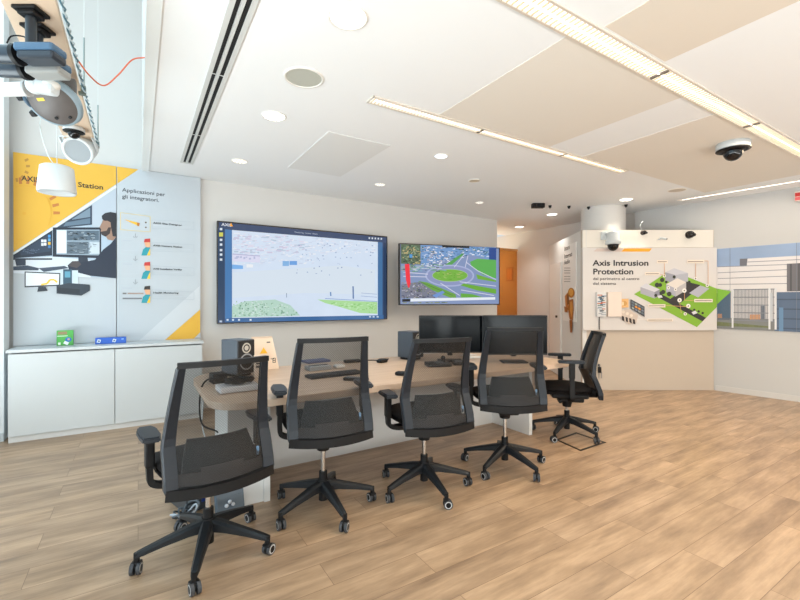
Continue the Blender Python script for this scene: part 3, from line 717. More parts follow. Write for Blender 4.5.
# buildings drawn in perspective
def blk(pts_top, h, ct, cl, cr):
    (x0_, y0_), (x1_2, y1_), (x2_, y2_), (x3_, y3_) = pts_top   # left, front, right, back
    a.px([(x0_, y0_), (x1_2, y1_), (x1_2, y1_+h), (x0_, y0_+h)], cl, False, g5)
    a.px([(x1_2, y1_), (x2_, y2_), (x2_, y2_+h), (x1_2, y1_+h)], cr, True, g5)
    a.px(pts_top, ct, True, g5)
blk([(426, 236), (475, 250), (540, 240), (470, 216)], 42, (196, 196, 204), (152, 154, 166), (176, 178, 188))
blk([(302, 310), (372, 335), (398, 322), (330, 292)], 32, (206, 206, 214), (168, 168, 180), (140, 140, 152))
blk([(430, 296), (478, 318), (530, 286), (486, 266)], 40, (222, 214, 206), (168, 168, 180), (186, 182, 184))
a.px([(545, 340), (600, 302), (646, 318), (590, 362)], (176, 176, 188), True, g5)
for (x, y, r) in ((385, 300, 12), (410, 275, 11), (400, 300, 10), (445, 345, 12), (415, 335, 11), (470, 260, 8), (405, 340, 9), (378, 352, 8), (560, 300, 6), (545, 285, 7), (570, 424, 6), (592, 432, 6), (612, 440, 6), (430, 285, 7)): a.disc(x, y, r, (44, 48, 34), g5, n=10)
a.px([(556, 436), (575, 428), (586, 440), (566, 448)], (220, 220, 226), True, g5); a.px([(385, 354), (405, 350), (412, 362), (392, 366)], (210, 210, 218), True, g5)
for (x, y) in ((440, 314), (476, 322), (520, 328), (496, 376), (540, 405), (420, 254), (576, 268), (634, 302), (524, 444)):
    a.disc(x, y, 11 if x in (496, 540, 520) else 8, (240, 236, 230), g5, n=14); a.disc(x, y, 4, (110, 104, 100), g5, n=8)
OR = (214, 160, 110)
for L1 in ([(420, 192), (420, 250)], [(576, 192), (576, 262)], [(620, 180), (638, 180), (638, 296)], [(398, 246), (420, 252)], [(520, 340), (520, 376), (566, 378)], [(424, 402), (524, 408), (540, 405)], [(496, 388), (504, 440)]): a.line(L1, .007, OR, g5)
for (x0_, y0_, x1_2, y1_) in ((382, 176, 436, 192), (532, 174, 618, 192), (322, 236, 396, 252), (568, 370, 660, 386), (338, 396, 424, 412), (334, 468, 462, 482)):
    a.rect(x0_, y0_, x1_2, y1_, (232, 220, 206), True, g5); a.line([(x0_+5, (y0_+y1_)/2), (x1_2-5, (y0_+y1_)/2)], .010, (120, 104, 92), g5)
a.line([(280, 472), (334, 474)], .006, (232, 224, 214), g5)
# control room drawing
a.px([(200, 370), (240, 368), (240, 412), (200, 414)], (226, 180, 120), True, g5); a.disc(220, 392, 13, (200, 150, 80), g5, n=10); a.rect(208, 384, 216, 402, (240, 220, 180), True, g5)
a.px([(250, 370), (320, 408), (320, 460), (250, 418)], (62, 66, 74), True, g5)
for i in range(4):
    for j in range(3): x = 256+i*16; y = 380+j*14+i*8.6; a.px([(x, y), (x+12, y+6), (x+12, y+15), (x, y+9)], random.choice([(96, 110, 120), (150, 156, 150), (110, 120, 140)]) if (i, j) not in ((1, 1), (2, 1)) else (226, 150, 50), False, g5)
a.k += 1
a.px([(202, 430), (240, 418), (288, 452), (278, 490), (240, 496), (202, 460)], (204, 190, 178), True, g5)
for i in range(4): a.px([(206+i*18, 454+i*5), (218+i*18, 458+i*5), (220+i*18, 482+i*5), (208+i*18, 476+i*5)], (52, 44, 42), False, g5)
a.k += 1
for i in range(3): a.disc(214+i*20, 434+i*9, 8, (226, 214, 200), g5, n=10)
o = a.build('print', sg); o.matrix_parent_inverse = inv
# open server cupboard model fixed to the board
p = at_d(610, 303.5, D0-.03)
t = empty('wall_cupboard', (p.x, p.y, at_d(600, 316.5, D0-.03).z)); tag(t, 'small open white wall cupboard with coloured cabling on the sign board', 'cupboard')
hh = 24.3/F*6.2
q = MB(Mp); q.box((.06, 0, hh/2), (.20, .055, hh), mat((232, 216, 204), rough=.5), bev=.004); q.build('door', t)
q = MB(Mp); q.box((-.13, .005, hh/2), (.14, .045, hh), mat((214, 214, 214), rough=.5), bev=.003); q.build('body', t)
q = MB(Mp)
for i in range(22):
    q.box((-.13+random.uniform(-.03, .03), -.0195, .03+i*(hh-.06)/22), (random.uniform(.04, .08), .006, .012), mat(random.choice([(52, 90, 70), (190, 90, 40), (40, 44, 50), (70, 110, 140), (30, 30, 34), (150, 160, 170)])))
q.build('cabling', t)
p = at_d(599.4, 323, D0-.01); q = MB()
q.cyl((0, 0, -.10), (0, 0, .09), .006, mat((90, 90, 92)), n=8)
for k in range(6): q.cyl((0, 0, -.08+k*.03), (0, 0, -.07+k*.03), .010, mat((60, 60, 62)), n=8)
o = q.build('cable', loc=p); tag(o, 'short dark dotted cable hanging below the wall cupboard', 'cable')
# lock with hanging keys on the front below the board
p = at_d(599, 365, 6.265); t = empty('key_lock', p); tag(t, 'cupboard lock with a bunch of dark keys hanging from it behind the last chair', 'lock')
q = MB(Mp); q.cyl((0, .012, 0), (0, -.012, 0), .016, mat((70, 70, 72), metal=.6)); q.build('lock_barrel', t)
q = MB(Mp); q.box((.0, -.02, -.07), (.05, .016, .09), BLK, bev=.006); q.box((.03, -.018, -.15), (.012, .004, .09), mat((150, 150, 150), metal=.8)); q.box((-.012, -.022, -.16), (.010, .004, .08), mat((140, 140, 140), metal=.8)); q.box((0, -.02, -.015), (.02, .004, .05), mat((120, 120, 120), metal=.8)); q.build('keys', t)
# cameras on the upper strip of the display wall
def pod_pt(px, py, off=0.0): return at_d(px, py, 6.28-off)
p = pod_pt(612, 236, .0); t = empty('dome_camera', p); tag(t, 'white outdoor dome camera with black bubble hanging above the sign title', 'security camera')
q = MB(Mp); q.box((-.13, -.02, -.0), (.09, .04, .12), LAM, bev=.01); q.box((-.09, -.09, .02), (.08, .13, .04), LAM, bev=.012); q.build('wall_bracket', t)
q = MB(Mp); q.lathe([(0, .05), (.06, .05), (.08, .03), (.085, -.07), (.105, -.085), (.105, -.13), (.07, -.14), (0, -.14)], LAM, X=Matrix.Translation((-.06, -.15, -.01))); q.build('housing', t)
q = MB(Mp); q.lathe([(.085, -.14)]+[(.075*math.cos(k*PI/16), -.148-.085*math.sin(k*PI/16)) for k in range(9)], mat((16, 16, 18), rough=.08), X=Matrix.Translation((-.06, -.15, -.01))); q.build('dome', t)
for px, py, r, lab in ((642.3, 233, .034, 'smaller round black camera above the middle of the sign board'), (688.3, 235, .056, 'larger round black camera above the right end of the sign board')):
    p = pod_pt(px, py); t = empty('ball_camera', p); tag(t, lab, 'security camera')
    q = MB(Mp); q.cyl((0, 0, 0), (0, -.02, 0), r*1.0, mat((60, 52, 48), rough=.4)); q.build('base', t)
    q = MB(Mp); q.sph((0, -.05, 0), r*.95, mat((34, 30, 30), rough=.25)); q.build('ball', t)
    q = MB(Mp); q.cyl((.02, -.05-r*.8, -.01), (.025, -.05-r*1.02, -.014), r*.4, BLKG); q.build('lens', t)
p = pod_pt(660.5, 239.5); t = empty('bullet_camera', p); tag(t, 'tiny white stick camera between the two round black cameras', 'security camera')
q = MB(Mp); q.cyl((-.04, 0, -.0), (-.04, -.06, 0), .008, LAM); q.cyl((-.045, -.06, .015), (.04, -.07, 0), .016, LAM); q.build('body', t)
q = MB(Mp); q.cyl((.038, -.07, 0), (.05, -.071, 0), .014, BLK); q.build('lens', t)
q = MB(Mp); q.tube([(-.04, -.012, 0), (-.04, -.012, -.13)], .004, mat((200, 190, 175))); q.build('cable', t)
q = MB(Mp); q.tube(spl([(-.02, -.03, .03), (-.06, -.05, .1), (-.02, -.04, .16), (.03, .02, .17)]), .004, LAM); o = q.build('cable', loc=pod_pt(642.3, 233)); tag(o, 'white cable loop above the smaller black camera', 'cable')
p = at_d(620.3, 212, 6.65); q = MB(); q.sph((0, 0, 0), .022, BLK); o = q.build('column_sensor', loc=p); tag(o, 'tiny black sensor on the round column', 'sensor')
# side face: door and tall picture poster
a = Art(Bp+nside*.0035, UP.cross(nside), nside, step=.0002)
dr = empty('door_1', Bp+dside*.5); struct(dr); invd = Matrix.Translation(dr.location).inverted()
def side_uv(px): return a.uv(px, 300)[0]
def slab_on_side(name, pxa, pxb, z0, z1, th, m, parent, invm):
    ua, ub = side_uv(pxa), side_uv(pxb)
    q = MB(frame_mat(Bp+nside*.001, a.u, nside)); q.box(((ua+ub)/2, (z0+z1)/2, th/2), (abs(ub-ua), z1-z0, th), m)
    o = q.build(name, parent); o.matrix_parent_inverse = invm; return o
slab_on_side('door_leaf', 551, 561.5, .02, 2.02, .02, mat((228, 225, 220), rough=.5), dr, invd)
q = MB(); pk = on_plane(558.3, 316.5, a.p0, a.n)+nside*.02; q.cyl(pk, pk+nside*.03, .02, mat((70, 66, 60), metal=.6)); q.cyl(pk+nside*.03, pk+nside*.032+dside*.07, .008, mat((60, 56, 52), metal=.6)); o = q.build('door_handle', dr); o.matrix_parent_inverse = invd
sp = empty('side_poster', on_plane(569.5, 333, a.p0, a.n)); tag(sp, 'narrow tall white poster with golden objects on the slanted side wall', 'poster')
invs = Matrix.Translation(sp.location).inverted()
slab_on_side('panel', 563.4, 576.5, 1.0, 2.26, .012, mat((232, 230, 226), rough=.5), sp, invs)
a2 = Art(Bp+nside*.0135, a.u, nside, step=.0004)
g6 = lambda x, y: (540+x/4, 200+y/4)
for (yy, w_) in ((196, 28), (226, 36), (250, 22)): a2.text({196: 'Sistemi', 226: 'Integrati', 250: 'Audio'}[yy], *g6(97, yy+8), .07, (60, 60, 62), width=.42 if yy == 226 else .3, bold=.002)
for yy in (272, 282, 292, 306, 316, 326): a2.line([g6(97, yy), g6(122, yy)], .012, (150, 148, 146))
a2.px([(100, 385), (112, 368), (116, 440), (104, 440)], (186, 120, 62), True, g6)
a2.px([(108, 378), (116, 372), (118, 416), (110, 420)], (120, 74, 40), True, g6)
a2.disc(126, 371, 13, (176, 112, 38), g6, ry=20); a2.disc(126, 369, 9, (216, 156, 70), g6, ry=14)
a2.px([(118, 400), (134, 396), (136, 440), (132, 480), (120, 478), (114, 440)], (164, 98, 36), True, g6)
a2.px([(122, 408), (131, 406), (132, 440), (128, 470), (121, 440)], (206, 144, 66), True, g6)
a2.px([(119, 480), (131, 480), (129, 530), (122, 530)], (150, 88, 40), True, g6); a2.px([(98, 425), (114, 432), (112, 450), (100, 448)], (150, 92, 44), True, g6)
o = a2.build('print', sp); o.matrix_parent_inverse = invs
# mural
mu = empty('mural', P1+MD*.8); tag(mu, 'large photo mural of a white industrial building behind a fence at far right', 'mural')
invm = Matrix.Translation(mu.location).inverted()
mz1, mz0 = on_plane(717.4, 248.9, P1, MN).z, on_plane(717.4, 328.6, P1, MN).z
um = MD
s0 = (on_plane(716.5, 290, P1, MN)-P1).dot(MD)
q = MB(frame_mat(P1+MN*.0, MD, MN)); q.box(((s0+3.2)/2, (mz0+mz1)/2, .006), (3.2-s0, mz1-mz0, .010), mat((206, 210, 216), rough=.6)); o = q.build('panel', mu); o.matrix_parent_inverse = invm
a = Art(P1+MN*.0115, MD, MN, step=.0003)
E_ = 3.19
def U(px): return a.uv(px, 300)[0]
def V(px, py): return a.uv(px, py)[1]
g8 = lambda x, y: (660+x/5.714, 220+y/5.714)
def mp_(pts, c): a.px(pts, c, True, g8)
def rowrect(px0, va, vb, c, u1=None, lift=True):  # rectangle in wall coords
    u0 = U(px0); u1 = E_ if u1 is None else u1
    a.poly([(u0, va), (u0, vb), (u1, vb), (u1, va)], c, lift)
ut = lambda x, y: a.uv(*g8(x, y))
u0 = s0+.003; vT, vB = mz1-.002, mz0+.002
sky = mat((150, 172, 204), rough=.6, noise=.16, nscale=2.2)
a.poly([(u0, vT), (u0, vB), (E_, vB), (E_, vT)], sky)
vw = ut(330, 268)[1]; ug = ut(405, 300)[0]; vgB = ut(420, 600)[1]
# building
uc = ut(460, 225)[0]; vtopw = ut(640, 215)[1]
a.poly([(u0, vw), (u0, vB), (E_, vB), (E_, ut(800, 205)[1]), (ut(500, 221)[0], ut(500, 221)[1]), (uc, ut(460, 224)[1]), (uc, ut(460, 262)[1])], (226, 222, 222))
a.px([(456, 222), (500, 220), (496, 260), (456, 262)], (112, 112, 120), True, g8)
for (x0_, y0_, x1_2, y1_) in ((330, 302, 800, 280), (330, 335, 800, 318), (330, 368, 800, 362), (330, 268, 800, 252), (500, 240, 800, 226)): a.line([(x0_, y0_), (x1_2, y1_)], .010, (150, 150, 160), g8)
ud = ut(725, 300)[0]
a.poly([(ud, ut(725, 250)[1]), (ud, ut(725, 408)[1]), (E_, ut(725, 408)[1]), (E_, ut(725, 250)[1])], (110, 108, 112))
for k in range(30): 
    uu = ud+.03+k*.08
    if uu < E_-.01: a.poly([(uu, ut(725, 252)[1]), (uu, ut(725, 406)[1]), (uu+.02, ut(725, 406)[1]), (uu+.02, ut(725, 252)[1])], (84, 82, 86), False)
a.k += 1
# blue wall at right, ground strip
vg1 = ut(420, 560)[1]; vblue = ut(700, 412)[1]
a.poly([(ut(655, 400)[0], vblue), (ut(655, 400)[0], vB), (E_, vB), (E_, vblue)], (88, 106, 132))
for k in range(4): v_ = vblue-.1-k*.13; a.poly([(ut(655, 400)[0], v_+.008), (ut(655, 400)[0], v_-.008), (E_, v_-.008), (E_, v_+.008)], (66, 82, 104), False)
a.k += 1
a.poly([(ut(680, 500)[0], ut(680, 500)[1]), (ut(680, 500)[0], vB), (ut(705, 500)[0], vB), (ut(705, 500)[0], ut(680, 500)[1])], (104, 140, 176))
a.poly([(u0, ut(330, 420)[1]), (u0, ut(330, 572)[1]), (ug, ut(405, 568)[1]), (ug, ut(405, 408)[1])], (96, 120, 144))
a.poly([(u0, vg1), (u0, vB), (ut(655, 580)[0], vB), (ut(655, 560)[0], vg1)], (128, 130, 130))
a.poly([(u0, vg1-.06), (u0, vB+.04), (ut(620, 590)[0], vB+.04), (ut(620, 580)[0], vg1-.10)], mat((112, 120, 84), rough=.6, noise=.3, nscale=30))
a.px([(330, 536), (354, 536), (354, 560), (330, 560)], (222, 160, 104), True, g8); a.px([(512, 540), (574, 540), (574, 568), (512, 568)], (222, 160, 104), True, g8)
a.px([(576, 490), (600, 490), (600, 565), (576, 565)], (96, 106, 120), True, g8)
# fence: posts, rails and bars
ua, ub = ut(410, 400)[0], ut(655, 400)[0]; va, vb = ut(420, 398)[1], ut(420, 572)[1]
n = 30
for k in range(n+1): uu = ua+(ub-ua)*k/n; a.poly([(uu, va), (uu, vb), (uu+.006, vb), (uu+.006, va)], (128, 132, 142), False)
for k in range(12): uu = u0+.02+(ug-u0-.03)*k/12; a.poly([(uu, va), (uu, vb), (uu+.006, vb), (uu+.006, va)], (70, 92, 116), False)
for k in range(5): v_ = va+(vb-va)*k/4; a.poly([(ua, v_+.006), (ua, v_-.006), (ub, v_-.006), (ub, v_+.006)], (138, 142, 150), False)
a.k += 1
for xx in (410, 620, 655): uu = ut(xx, 400)[0]; a.poly([(uu, va+.01), (uu, vB+.02), (uu+.022, vB+.02), (uu+.022, va+.01)], (222, 224, 228), False)
a.k += 1
um0, um1 = ut(630, 400)[0], ut(645, 400)[0]
a.poly([(um0, va-.05), (um0, vb), (um1, vb), (um1, va-.05)], (196, 200, 206))
# green corner of the site plan running on from the sign board, panel joints
a.px([(327, 392), (408, 408), (327, 482)], (132, 190, 60), True, g8)
for xx in (400, 780): uu = ut(xx, 300)[0]; a.poly([(uu, vT), (uu, vB), (uu+.004, vB), (uu+.004, vT)], (120, 126, 140), False)
o = a.build('print', mu); o.matrix_parent_inverse = invm
# red sign on the wall at the frame edge
pz = on_plane(801, 196.5, P1, MN); t = empty('wall_sign', pz); tag(t, 'red safety sign high on the wall at the right edge', 'sign')
q = MB(frame_mat(Vector((0, 0, 0)), MD, MN)); q.box((0, 0, .03), (.11, .13, .05), mat((235, 225, 215)), bev=.003, seg=1); q.build('box', t)
q = MB(frame_mat(Vector((0, 0, 0)), MD, MN)); q.box((0, .022, .057), (.10, .05, .004), mat((196, 40, 40))); q.box((0, -.032, .057), (.10, .045, .004), mat((216, 96, 100))); q.build('face', t)
# =====================================================================
# DESK
# =====================================================================
ZD = .74
def rrect(x0, y0, x1, y1, rs, n=8):
    pts = []
    for (cx, cy, a0, r) in ((x1-rs[0], y0+rs[0], -90, rs[0]), (x1-rs[1], y1-rs[1], 0, rs[1]), (x0+rs[2], y1-rs[2], 90, rs[2]), (x0+rs[3], y0+rs[3], 180, rs[3])):
        for k in range(n+1): g = math.radians(a0+90*k/n); pts.append((cx+r*math.cos(g), cy+r*math.sin(g)))
    return pts
dk = empty('desk', (2.0, 3.2, 0)); tag(dk, 'long light-wood desk with rounded ends and white base panels', 'desk'); invk = Matrix.Translation(dk.location).inverted()
def dpart(q, name, lab=None):
    o = q.build(name, dk); o.matrix_parent_inverse = invk
    if lab: o['label'] = lab
q = MB(); q.prism(rrect(.36, 2.60, 3.68, 3.86, (.16, .55, .3, .22)), ZD-.045, ZD, DESKW, bev=.004); dpart(q, 'desktop')
DP = mat((222, 222, 220), rough=.45)
q = MB(); q.box((2.05, 3.385, .345), (2.60, .03, .69), DP); dpart(q, 'modesty_panel')
q = MB(); q.box((3.33, 3.12, .345), (.045, .52, .69), DP, bev=.002, seg=1); dpart(q, 'side_panel')
q = MB(); q.box((.733, 3.12, .345), (.04, .54, .69), DP, bev=.002, seg=1); dpart(q, 'side_panel')
q = MB(); q.box((.60, 3.13, .345), (.225, .52, .69), DP); dpart(q, 'end_cabinet')
# =====================================================================
# DESK-TOP THINGS
# =====================================================================
def D(px, py): return on_z(px, py, ZD)
def loudspeaker(p, rz, w, d, h, lab):
    t = empty('loudspeaker', (p.x, p.y, ZD+.001), rz); tag(t, lab, 'speaker')
    q = MB(); q.box((0, 0, .012), (w*.8, d*.8, .022), BLK, bev=.004); q.build('foot', t)
    q = MB(); q.box((0, 0, h/2+.022), (w, d, h), mat((64, 72, 82), rough=.35), bev=.006); q.build('cabinet', t)
    q = MB(); q.box((0, -d/2-.004, h/2+.022), (w-.01, .008, h-.01), mat((30, 30, 34), rough=.4), bev=.003, seg=1); q.build('baffle', t)
    Xr = Matrix.Translation((0, -d/2-.008, h*.36+.022)) @ Matrix.Rotation(PI/2, 4, 'X')
    q = MB(); q.lathe([(0, -.004), (w*.1, -.006), (w*.30, -.014), (w*.33, .002), (w*.38, .004), (w*.41, 0)], mat((60, 60, 64), rough=.35), X=Xr); q.lathe([(w*.33, .003), (w*.36, .006), (w*.39, .003)], mat((150, 152, 156), rough=.3), X=Xr); q.build('woofer', t)
    Xr = Matrix.Translation((0, -d/2-.008, h*.76+.022)) @ Matrix.Rotation(PI/2, 4, 'X')
    q = MB(); q.lathe([(0, .003), (w*.10, .002), (w*.16, -.004), (w*.2, .003), (w*.25, 0)], mat((190, 186, 178), rough=.3), X=Xr); q.build('tweeter', t)
    return t
p = at_d(238.5, 380, 0); ps = D(237, 377); loudspeaker(Vector((ps.x+.02, ps.y+.07, 0)), math.radians(26), .165, .20, .27, 'dark bookshelf loudspeaker at the left end of the desk behind the first chair')
ps = D(412, 361); loudspeaker(Vector((ps.x+.06, ps.y+.12, 0)), math.radians(16), .175, .20, .265, 'dark bookshelf loudspeaker in the middle of the desk left of the monitors')
def monitor(pxc, d, w, h, ztop, lab, yaw=0):
    c = at_d(pxc, 300, d); t = empty('monitor', (c.x, c.y, ZD+.001), -.558+yaw); tag(t, lab, 'monitor')
    zz = ztop-ZD-.001
    q = MB(); q.box((0, .02, zz-h/2), (w, .035, h), mat((20, 20, 22), rough=.4), bev=.004); q.build('casing', t)
    q = MB(); q.box((0, .0015, zz-h/2+.003), (w-.012, .003, h-.022), mat((7, 10, 14), rough=.16, spec=.12)); q.build('screen', t)
    q = MB(); q.box((0, .06, zz*.5), (.05, .03, zz*.75), BLK, bev=.004); q.box((0, .05, .008), (.24, .17, .014), BLK, bev=.005); q.build('stand', t)
monitor(450.6, 4.12, .622, .37, at_d(450, 315.4, 4.12).z, 'left black desk monitor beneath the small television')
monitor(515, 4.05, .63, .385, at_d(515, 315.2, 4.05).z, 'right black desk monitor beside the corridor')
# keyboard etc.
def flat(name, px, py, w, d, h, rz, m, lab, cat, bev=.003, off=0, z=ZD):
    p = on_z(px, py, z); t = empty(name, (p.x, p.y, z+.001), rz); tag(t, lab, cat)
    q = MB(); q.box((0, 0, h/2), (w, d, h), m, bev=bev); q.build('body', t); return t
def keys(t, w, d, h, nx, ny, m):
    q = MB()
    for i in range(nx):
        for j in range(ny): q.box((-w/2+w*(i+.5)/nx, -d/2+d*(j+.5)/ny, h), (w/nx*.8, d/ny*.75, .006), m)
    q.build('keys', t)
t = flat('keyboard', 335, 375.5, .46, .14, .018, .03, CHARC, 'dark computer keyboard on the desk seen through the second chair', 'keyboard'); keys(t, .44, .12, .02, 18, 5, mat((40, 42, 46), rough=.5))
t = flat('remote_control', 356, 380.5, .06, .19, .022, .75, BLK, 'dark remote control in front of the keyboard behind the second chair', 'remote', bev=.006); keys(t, .04, .16, .023, 3, 8, mat((130, 134, 140), rough=.5))
t = flat('mouse', 401.5, 375.5, .065, .10, .032, .6, BLK, 'black mouse on the desk between second and third chair', 'mouse', bev=.014)
t = flat('game_controller', 382, 362.5, .10, .07, .03, .3, BLK, 'small black device with a cable loop behind the second chair right post', 'controller', bev=.012)
q = MB(); q.tube(spl([(-.03, .02, .02), (.05, .1, .01), (.12, .14, .008), (.16, .08, .008), (.1, .03, .008), (.04, .04, .008)]), .005, BLK); o = q.build('cable', t)
t = flat('network_switch', 318, 369.5, .20, .13, .035, .05, mat((160, 164, 168), rough=.4), 'light grey network box on the desk behind the keyboard', 'device'); keys(t, .18, .02, .037, 8, 1, mat((40, 40, 44)))
t = flat('notebook', 316, 362, .24, .16, .02, .1, mat((96, 104, 140), rough=.6), 'bluish notebook lying at the back of the desk', 'notebook')
t = flat('cup_lid', 339, 368, .09, .09, .03, 0, mat((214, 214, 212), rough=.4), 'small white round puck next to the keyboard', 'device', bev=.013)
t = flat('adapter', 352, 362.5, .16, .06, .028, -.1, BLK, 'black power adapter near the back edge of the desk', 'adapter', bev=.006)
q = MB(); q.tube(spl([(.08, 0, .014), (.2, .03, .006), (.3, -.03, .006), (.4, .02, .006)]), .005, BLK); q.build('cable', t)
# black controllers before the left monitor, right part of desk
t = flat('joystick_panel', 438, 366, .22, .15, .035, -.3, mat((36, 37, 40), rough=.4), 'black control panel in front of the left monitor', 'control panel', bev=.006)
q = MB(); q.cyl((.05, 0, .035), (.05, 0, .07), .018, BLKG); q.sph((.05, 0, .075), .02, BLKG); q.build('joystick', t); keys(t, .08, .1, .037, 3, 4, mat((110, 112, 116)))
t = flat('joystick_panel', 460, 364.5, .14, .14, .03, -.5, mat((44, 45, 48), rough=.4), 'small dark keypad right of the black control panel', 'control panel', bev=.006); keys(t, .1, .1, .032, 4, 4, mat((120, 122, 126)))
t = flat('paper_sheet', 475, 357.5, .2, .15, .003, -.3, mat((226, 226, 224), rough=.7), 'white paper sheets on the desk before the right monitor', 'paper', bev=0)
t = flat('paper_sheet', 468, 355.5, .16, .12, .008, .2, mat((205, 205, 205), rough=.7), 'small pile of light papers behind the keypad', 'paper', bev=0)
# tent card with yellow triangle, small carton
pc = D(266, 370); t = empty('brochure_stand', (pc.x, pc.y+.02, ZD+.001), math.radians(-8)); tag(t, 'cream tent card with a yellow triangle standing on the desk', 'card')
cw, chh = .165, .29
q = MB()
q.prism([(-cw/2-.02, 0), (cw/2+.035, 0), (cw/2-.02, chh), (-cw/2-.03, chh)], -.002, .002, mat((240, 216, 192), rough=.6), X=Matrix.Rotation(math.radians(80), 4, 'X'))
q.prism([(-cw/2-.02, 0), (cw/2+.02, 0), (cw/2-.02, chh), (-cw/2-.03, chh)], -.002, .002, mat((236, 212, 190), rough=.6), X=Matrix.Translation((0, .105, 0)) @ Matrix.Rotation(math.radians(102), 4, 'X'))
q.build('card', t)
Rt = Matrix.Rotation(math.radians(80), 4, 'X')
q = MB(); q.prism([(-.045, .14), (.02, .14), (-.012, .195)], .0022, .003, mat((248, 190, 40)), X=Rt); q.prism([(.015, .232), (.045, .232), (.045, .243), (.015, .243)], .0022, .003, mat((90, 80, 76)), X=Rt)
for k, (x, y, w_, h_) in enumerate(((.06, .09, .03, .005), (.065, .075, .006, .04), (.085, .075, .006, .04), (.078, .095, .02, .005), (.078, .075, .02, .005), (.078, .057, .02, .005))): q.prism([(x-w_/2, y-h_/2), (x+w_/2, y-h_/2), (x+w_/2, y+h_/2), (x-w_/2, y+h_/2)], .0022, .003, mat((50, 44, 42)), X=Rt)
q.build('lettering', t)
pc = D(261, 377); t = empty('small_carton', (pc.x, pc.y, ZD+.001), math.radians(-6)); tag(t, 'small white carton with a dark top band in front of the tent card', 'box')
q = MB(); q.box((0, 0, .085), (.105, .045, .17), mat((236, 214, 196), rough=.6), bev=.001, seg=1); q.build('carton', t)
q = MB(); q.box((0, -.0235, .15), (.104, .002, .036), mat((74, 66, 64))); q.box((-.005, -.0235, .11), (.07, .0015, .012), mat((60, 56, 56))); q.box((-.02, -.0235, .085), (.04, .0015, .018), mat((90, 84, 82))); q.box((.035, -.0235, .07), (.014, .0015, .05), mat((150, 60, 50))); q.build('label', t)
# white wedge device with coiled cable, black box
pc = D(238, 391); t = empty('control_box', (pc.x, pc.y+.02, ZD+.001), .05); tag(t, 'white low control box on the desk corner carrying a coiled black cable', 'device')
q = MB(); q.box((0, 0, .022), (.25, .16, .042), mat((205, 205, 208), rough=.4), bev=.008); q.build('housing', t)
q = MB(); pts = []
for k in range(140): g = k*2*PI/28; r = .065+.018*math.sin(k*.7); pts.append((1.15*r*math.cos(g), r*.8*math.sin(g), .052+.0035*(k/28)*2))
q.tube(pts, .0065, BLK, n=6); o = q.build('coiled_cable'); o.location = (pc.x+.01, pc.y+.02, ZD+.001); tag(o, 'coil of black cable lying on the white control box', 'cable')
pc = D(224, 380); t = flat('power_supply', 222.5, 382, .10, .12, .07, .1, BLK, 'black power supply brick beside the left loudspeaker', 'power supply', bev=.006)
t.location.x -= .03
q = MB()
e0 = D(209, 388); q.tube(spl([(e0.x+.08, e0.y+.06, ZD+.05), (e0.x-.01, e0.y+.07, ZD+.04), (e0.x-.05, e0.y+.05, ZD-.05), (e0.x-.04, e0.y+.05, ZD-.25), (e0.x+.07, e0.y+.08, ZD-.34), (e0.x+.13, e0.y+.1, ZD-.45), (e0.x+.1, e0.y+.12, .30), (e0.x+.12, e0.y+.1, .16)]), .006, BLK)
o = q.build('cable'); tag(o, 'black cable hanging over the left end of the desk', 'cable')
q = MB(); q.tube(spl([(e0.x-.02, e0.y+.1, ZD-.05), (e0.x-.03, e0.y+.1, .45), (e0.x+.03, e0.y+.1, .25), (e0.x+.05, e0.y+.08, .12)]), .004, LAM); o = q.build('cable'); tag(o, 'thin white cable hanging under the left end of the desk', 'cable')
# equipment on the floor behind the first chair
def Fl(px, py): return on_z(px, py, 0)
pf = Fl(228, 509); t = empty('power_strip_box', (pf.x, pf.y-.02, .001), .12); tag(t, 'grey multi-port equipment rack box on the floor behind the first chair', 'device')
q = MB(); q.box((0, 0, .14), (.17, .05, .28), mat((92, 106, 118), rough=.4), bev=.006, R=Euler((-.25, 0, 0))); q.build('case', t)
q = MB()
for k in range(5): q.box((.05, -.03-.0, .05+k*.045), (.05, .01, .02), mat((60, 70, 80))); 
for k in range(3): q.sph((-.03+.02*k, -.06, .06+.02*(k % 2)), .012, mat((220, 226, 235)))
q.build('sockets', t)
pf = Fl(194, 507); t = empty('computer_tower', (pf.x-.03, pf.y+.05, .001), .3); tag(t, 'small dark computer with a lit blue panel standing on the floor under the desk end', 'computer')
q = MB(); q.box((0, 0, .13), (.13, .26, .26), mat((52, 58, 64), rough=.4), bev=.006); q.build('case', t)
q = MB()
for k in range(7): q.box((-.02, -.132, .05+k*.028), (.07, .006, .012), mat((110, 118, 124), rough=.4))
q.box((.045, -.132, .13), (.03, .006, .16), mat((30, 60, 140))); q.build('front_grille', t)
q = MB(); a0 = Fl(205, 505); q.tube(spl([(a0.x-.03, a0.y-.02, .28), (a0.x, a0.y-.05, .2), (a0.x+.08, a0.y-.06, .17), (a0.x+.14, a0.y-.0, .18)]), .007, LAM); o = q.build('cable'); tag(o, 'thick white cable looping between the boxes on the floor', 'cable')
pf = Fl(185, 520); t = empty('wire_bundle', (pf.x, pf.y, .001)); q = MB()
for k in range(7): g = k*.9; q.tube(spl([(.05*math.cos(g), .05*math.sin(g), .01), (.08*math.cos(g+1), .06*math.sin(g+1), .02+.01*k), (.06*math.cos(g+2), .07*math.sin(g+2), .05+.005*k), (.03*math.cos(g+3), .05*math.sin(g+3), .012)]), .006, mat(((90, 100, 110), (60, 66, 74), (180, 190, 200))[k % 3]), n=6)
q.build('wires', t); tag(t, 'tangle of grey wires on the floor behind the first chair base', 'cable')
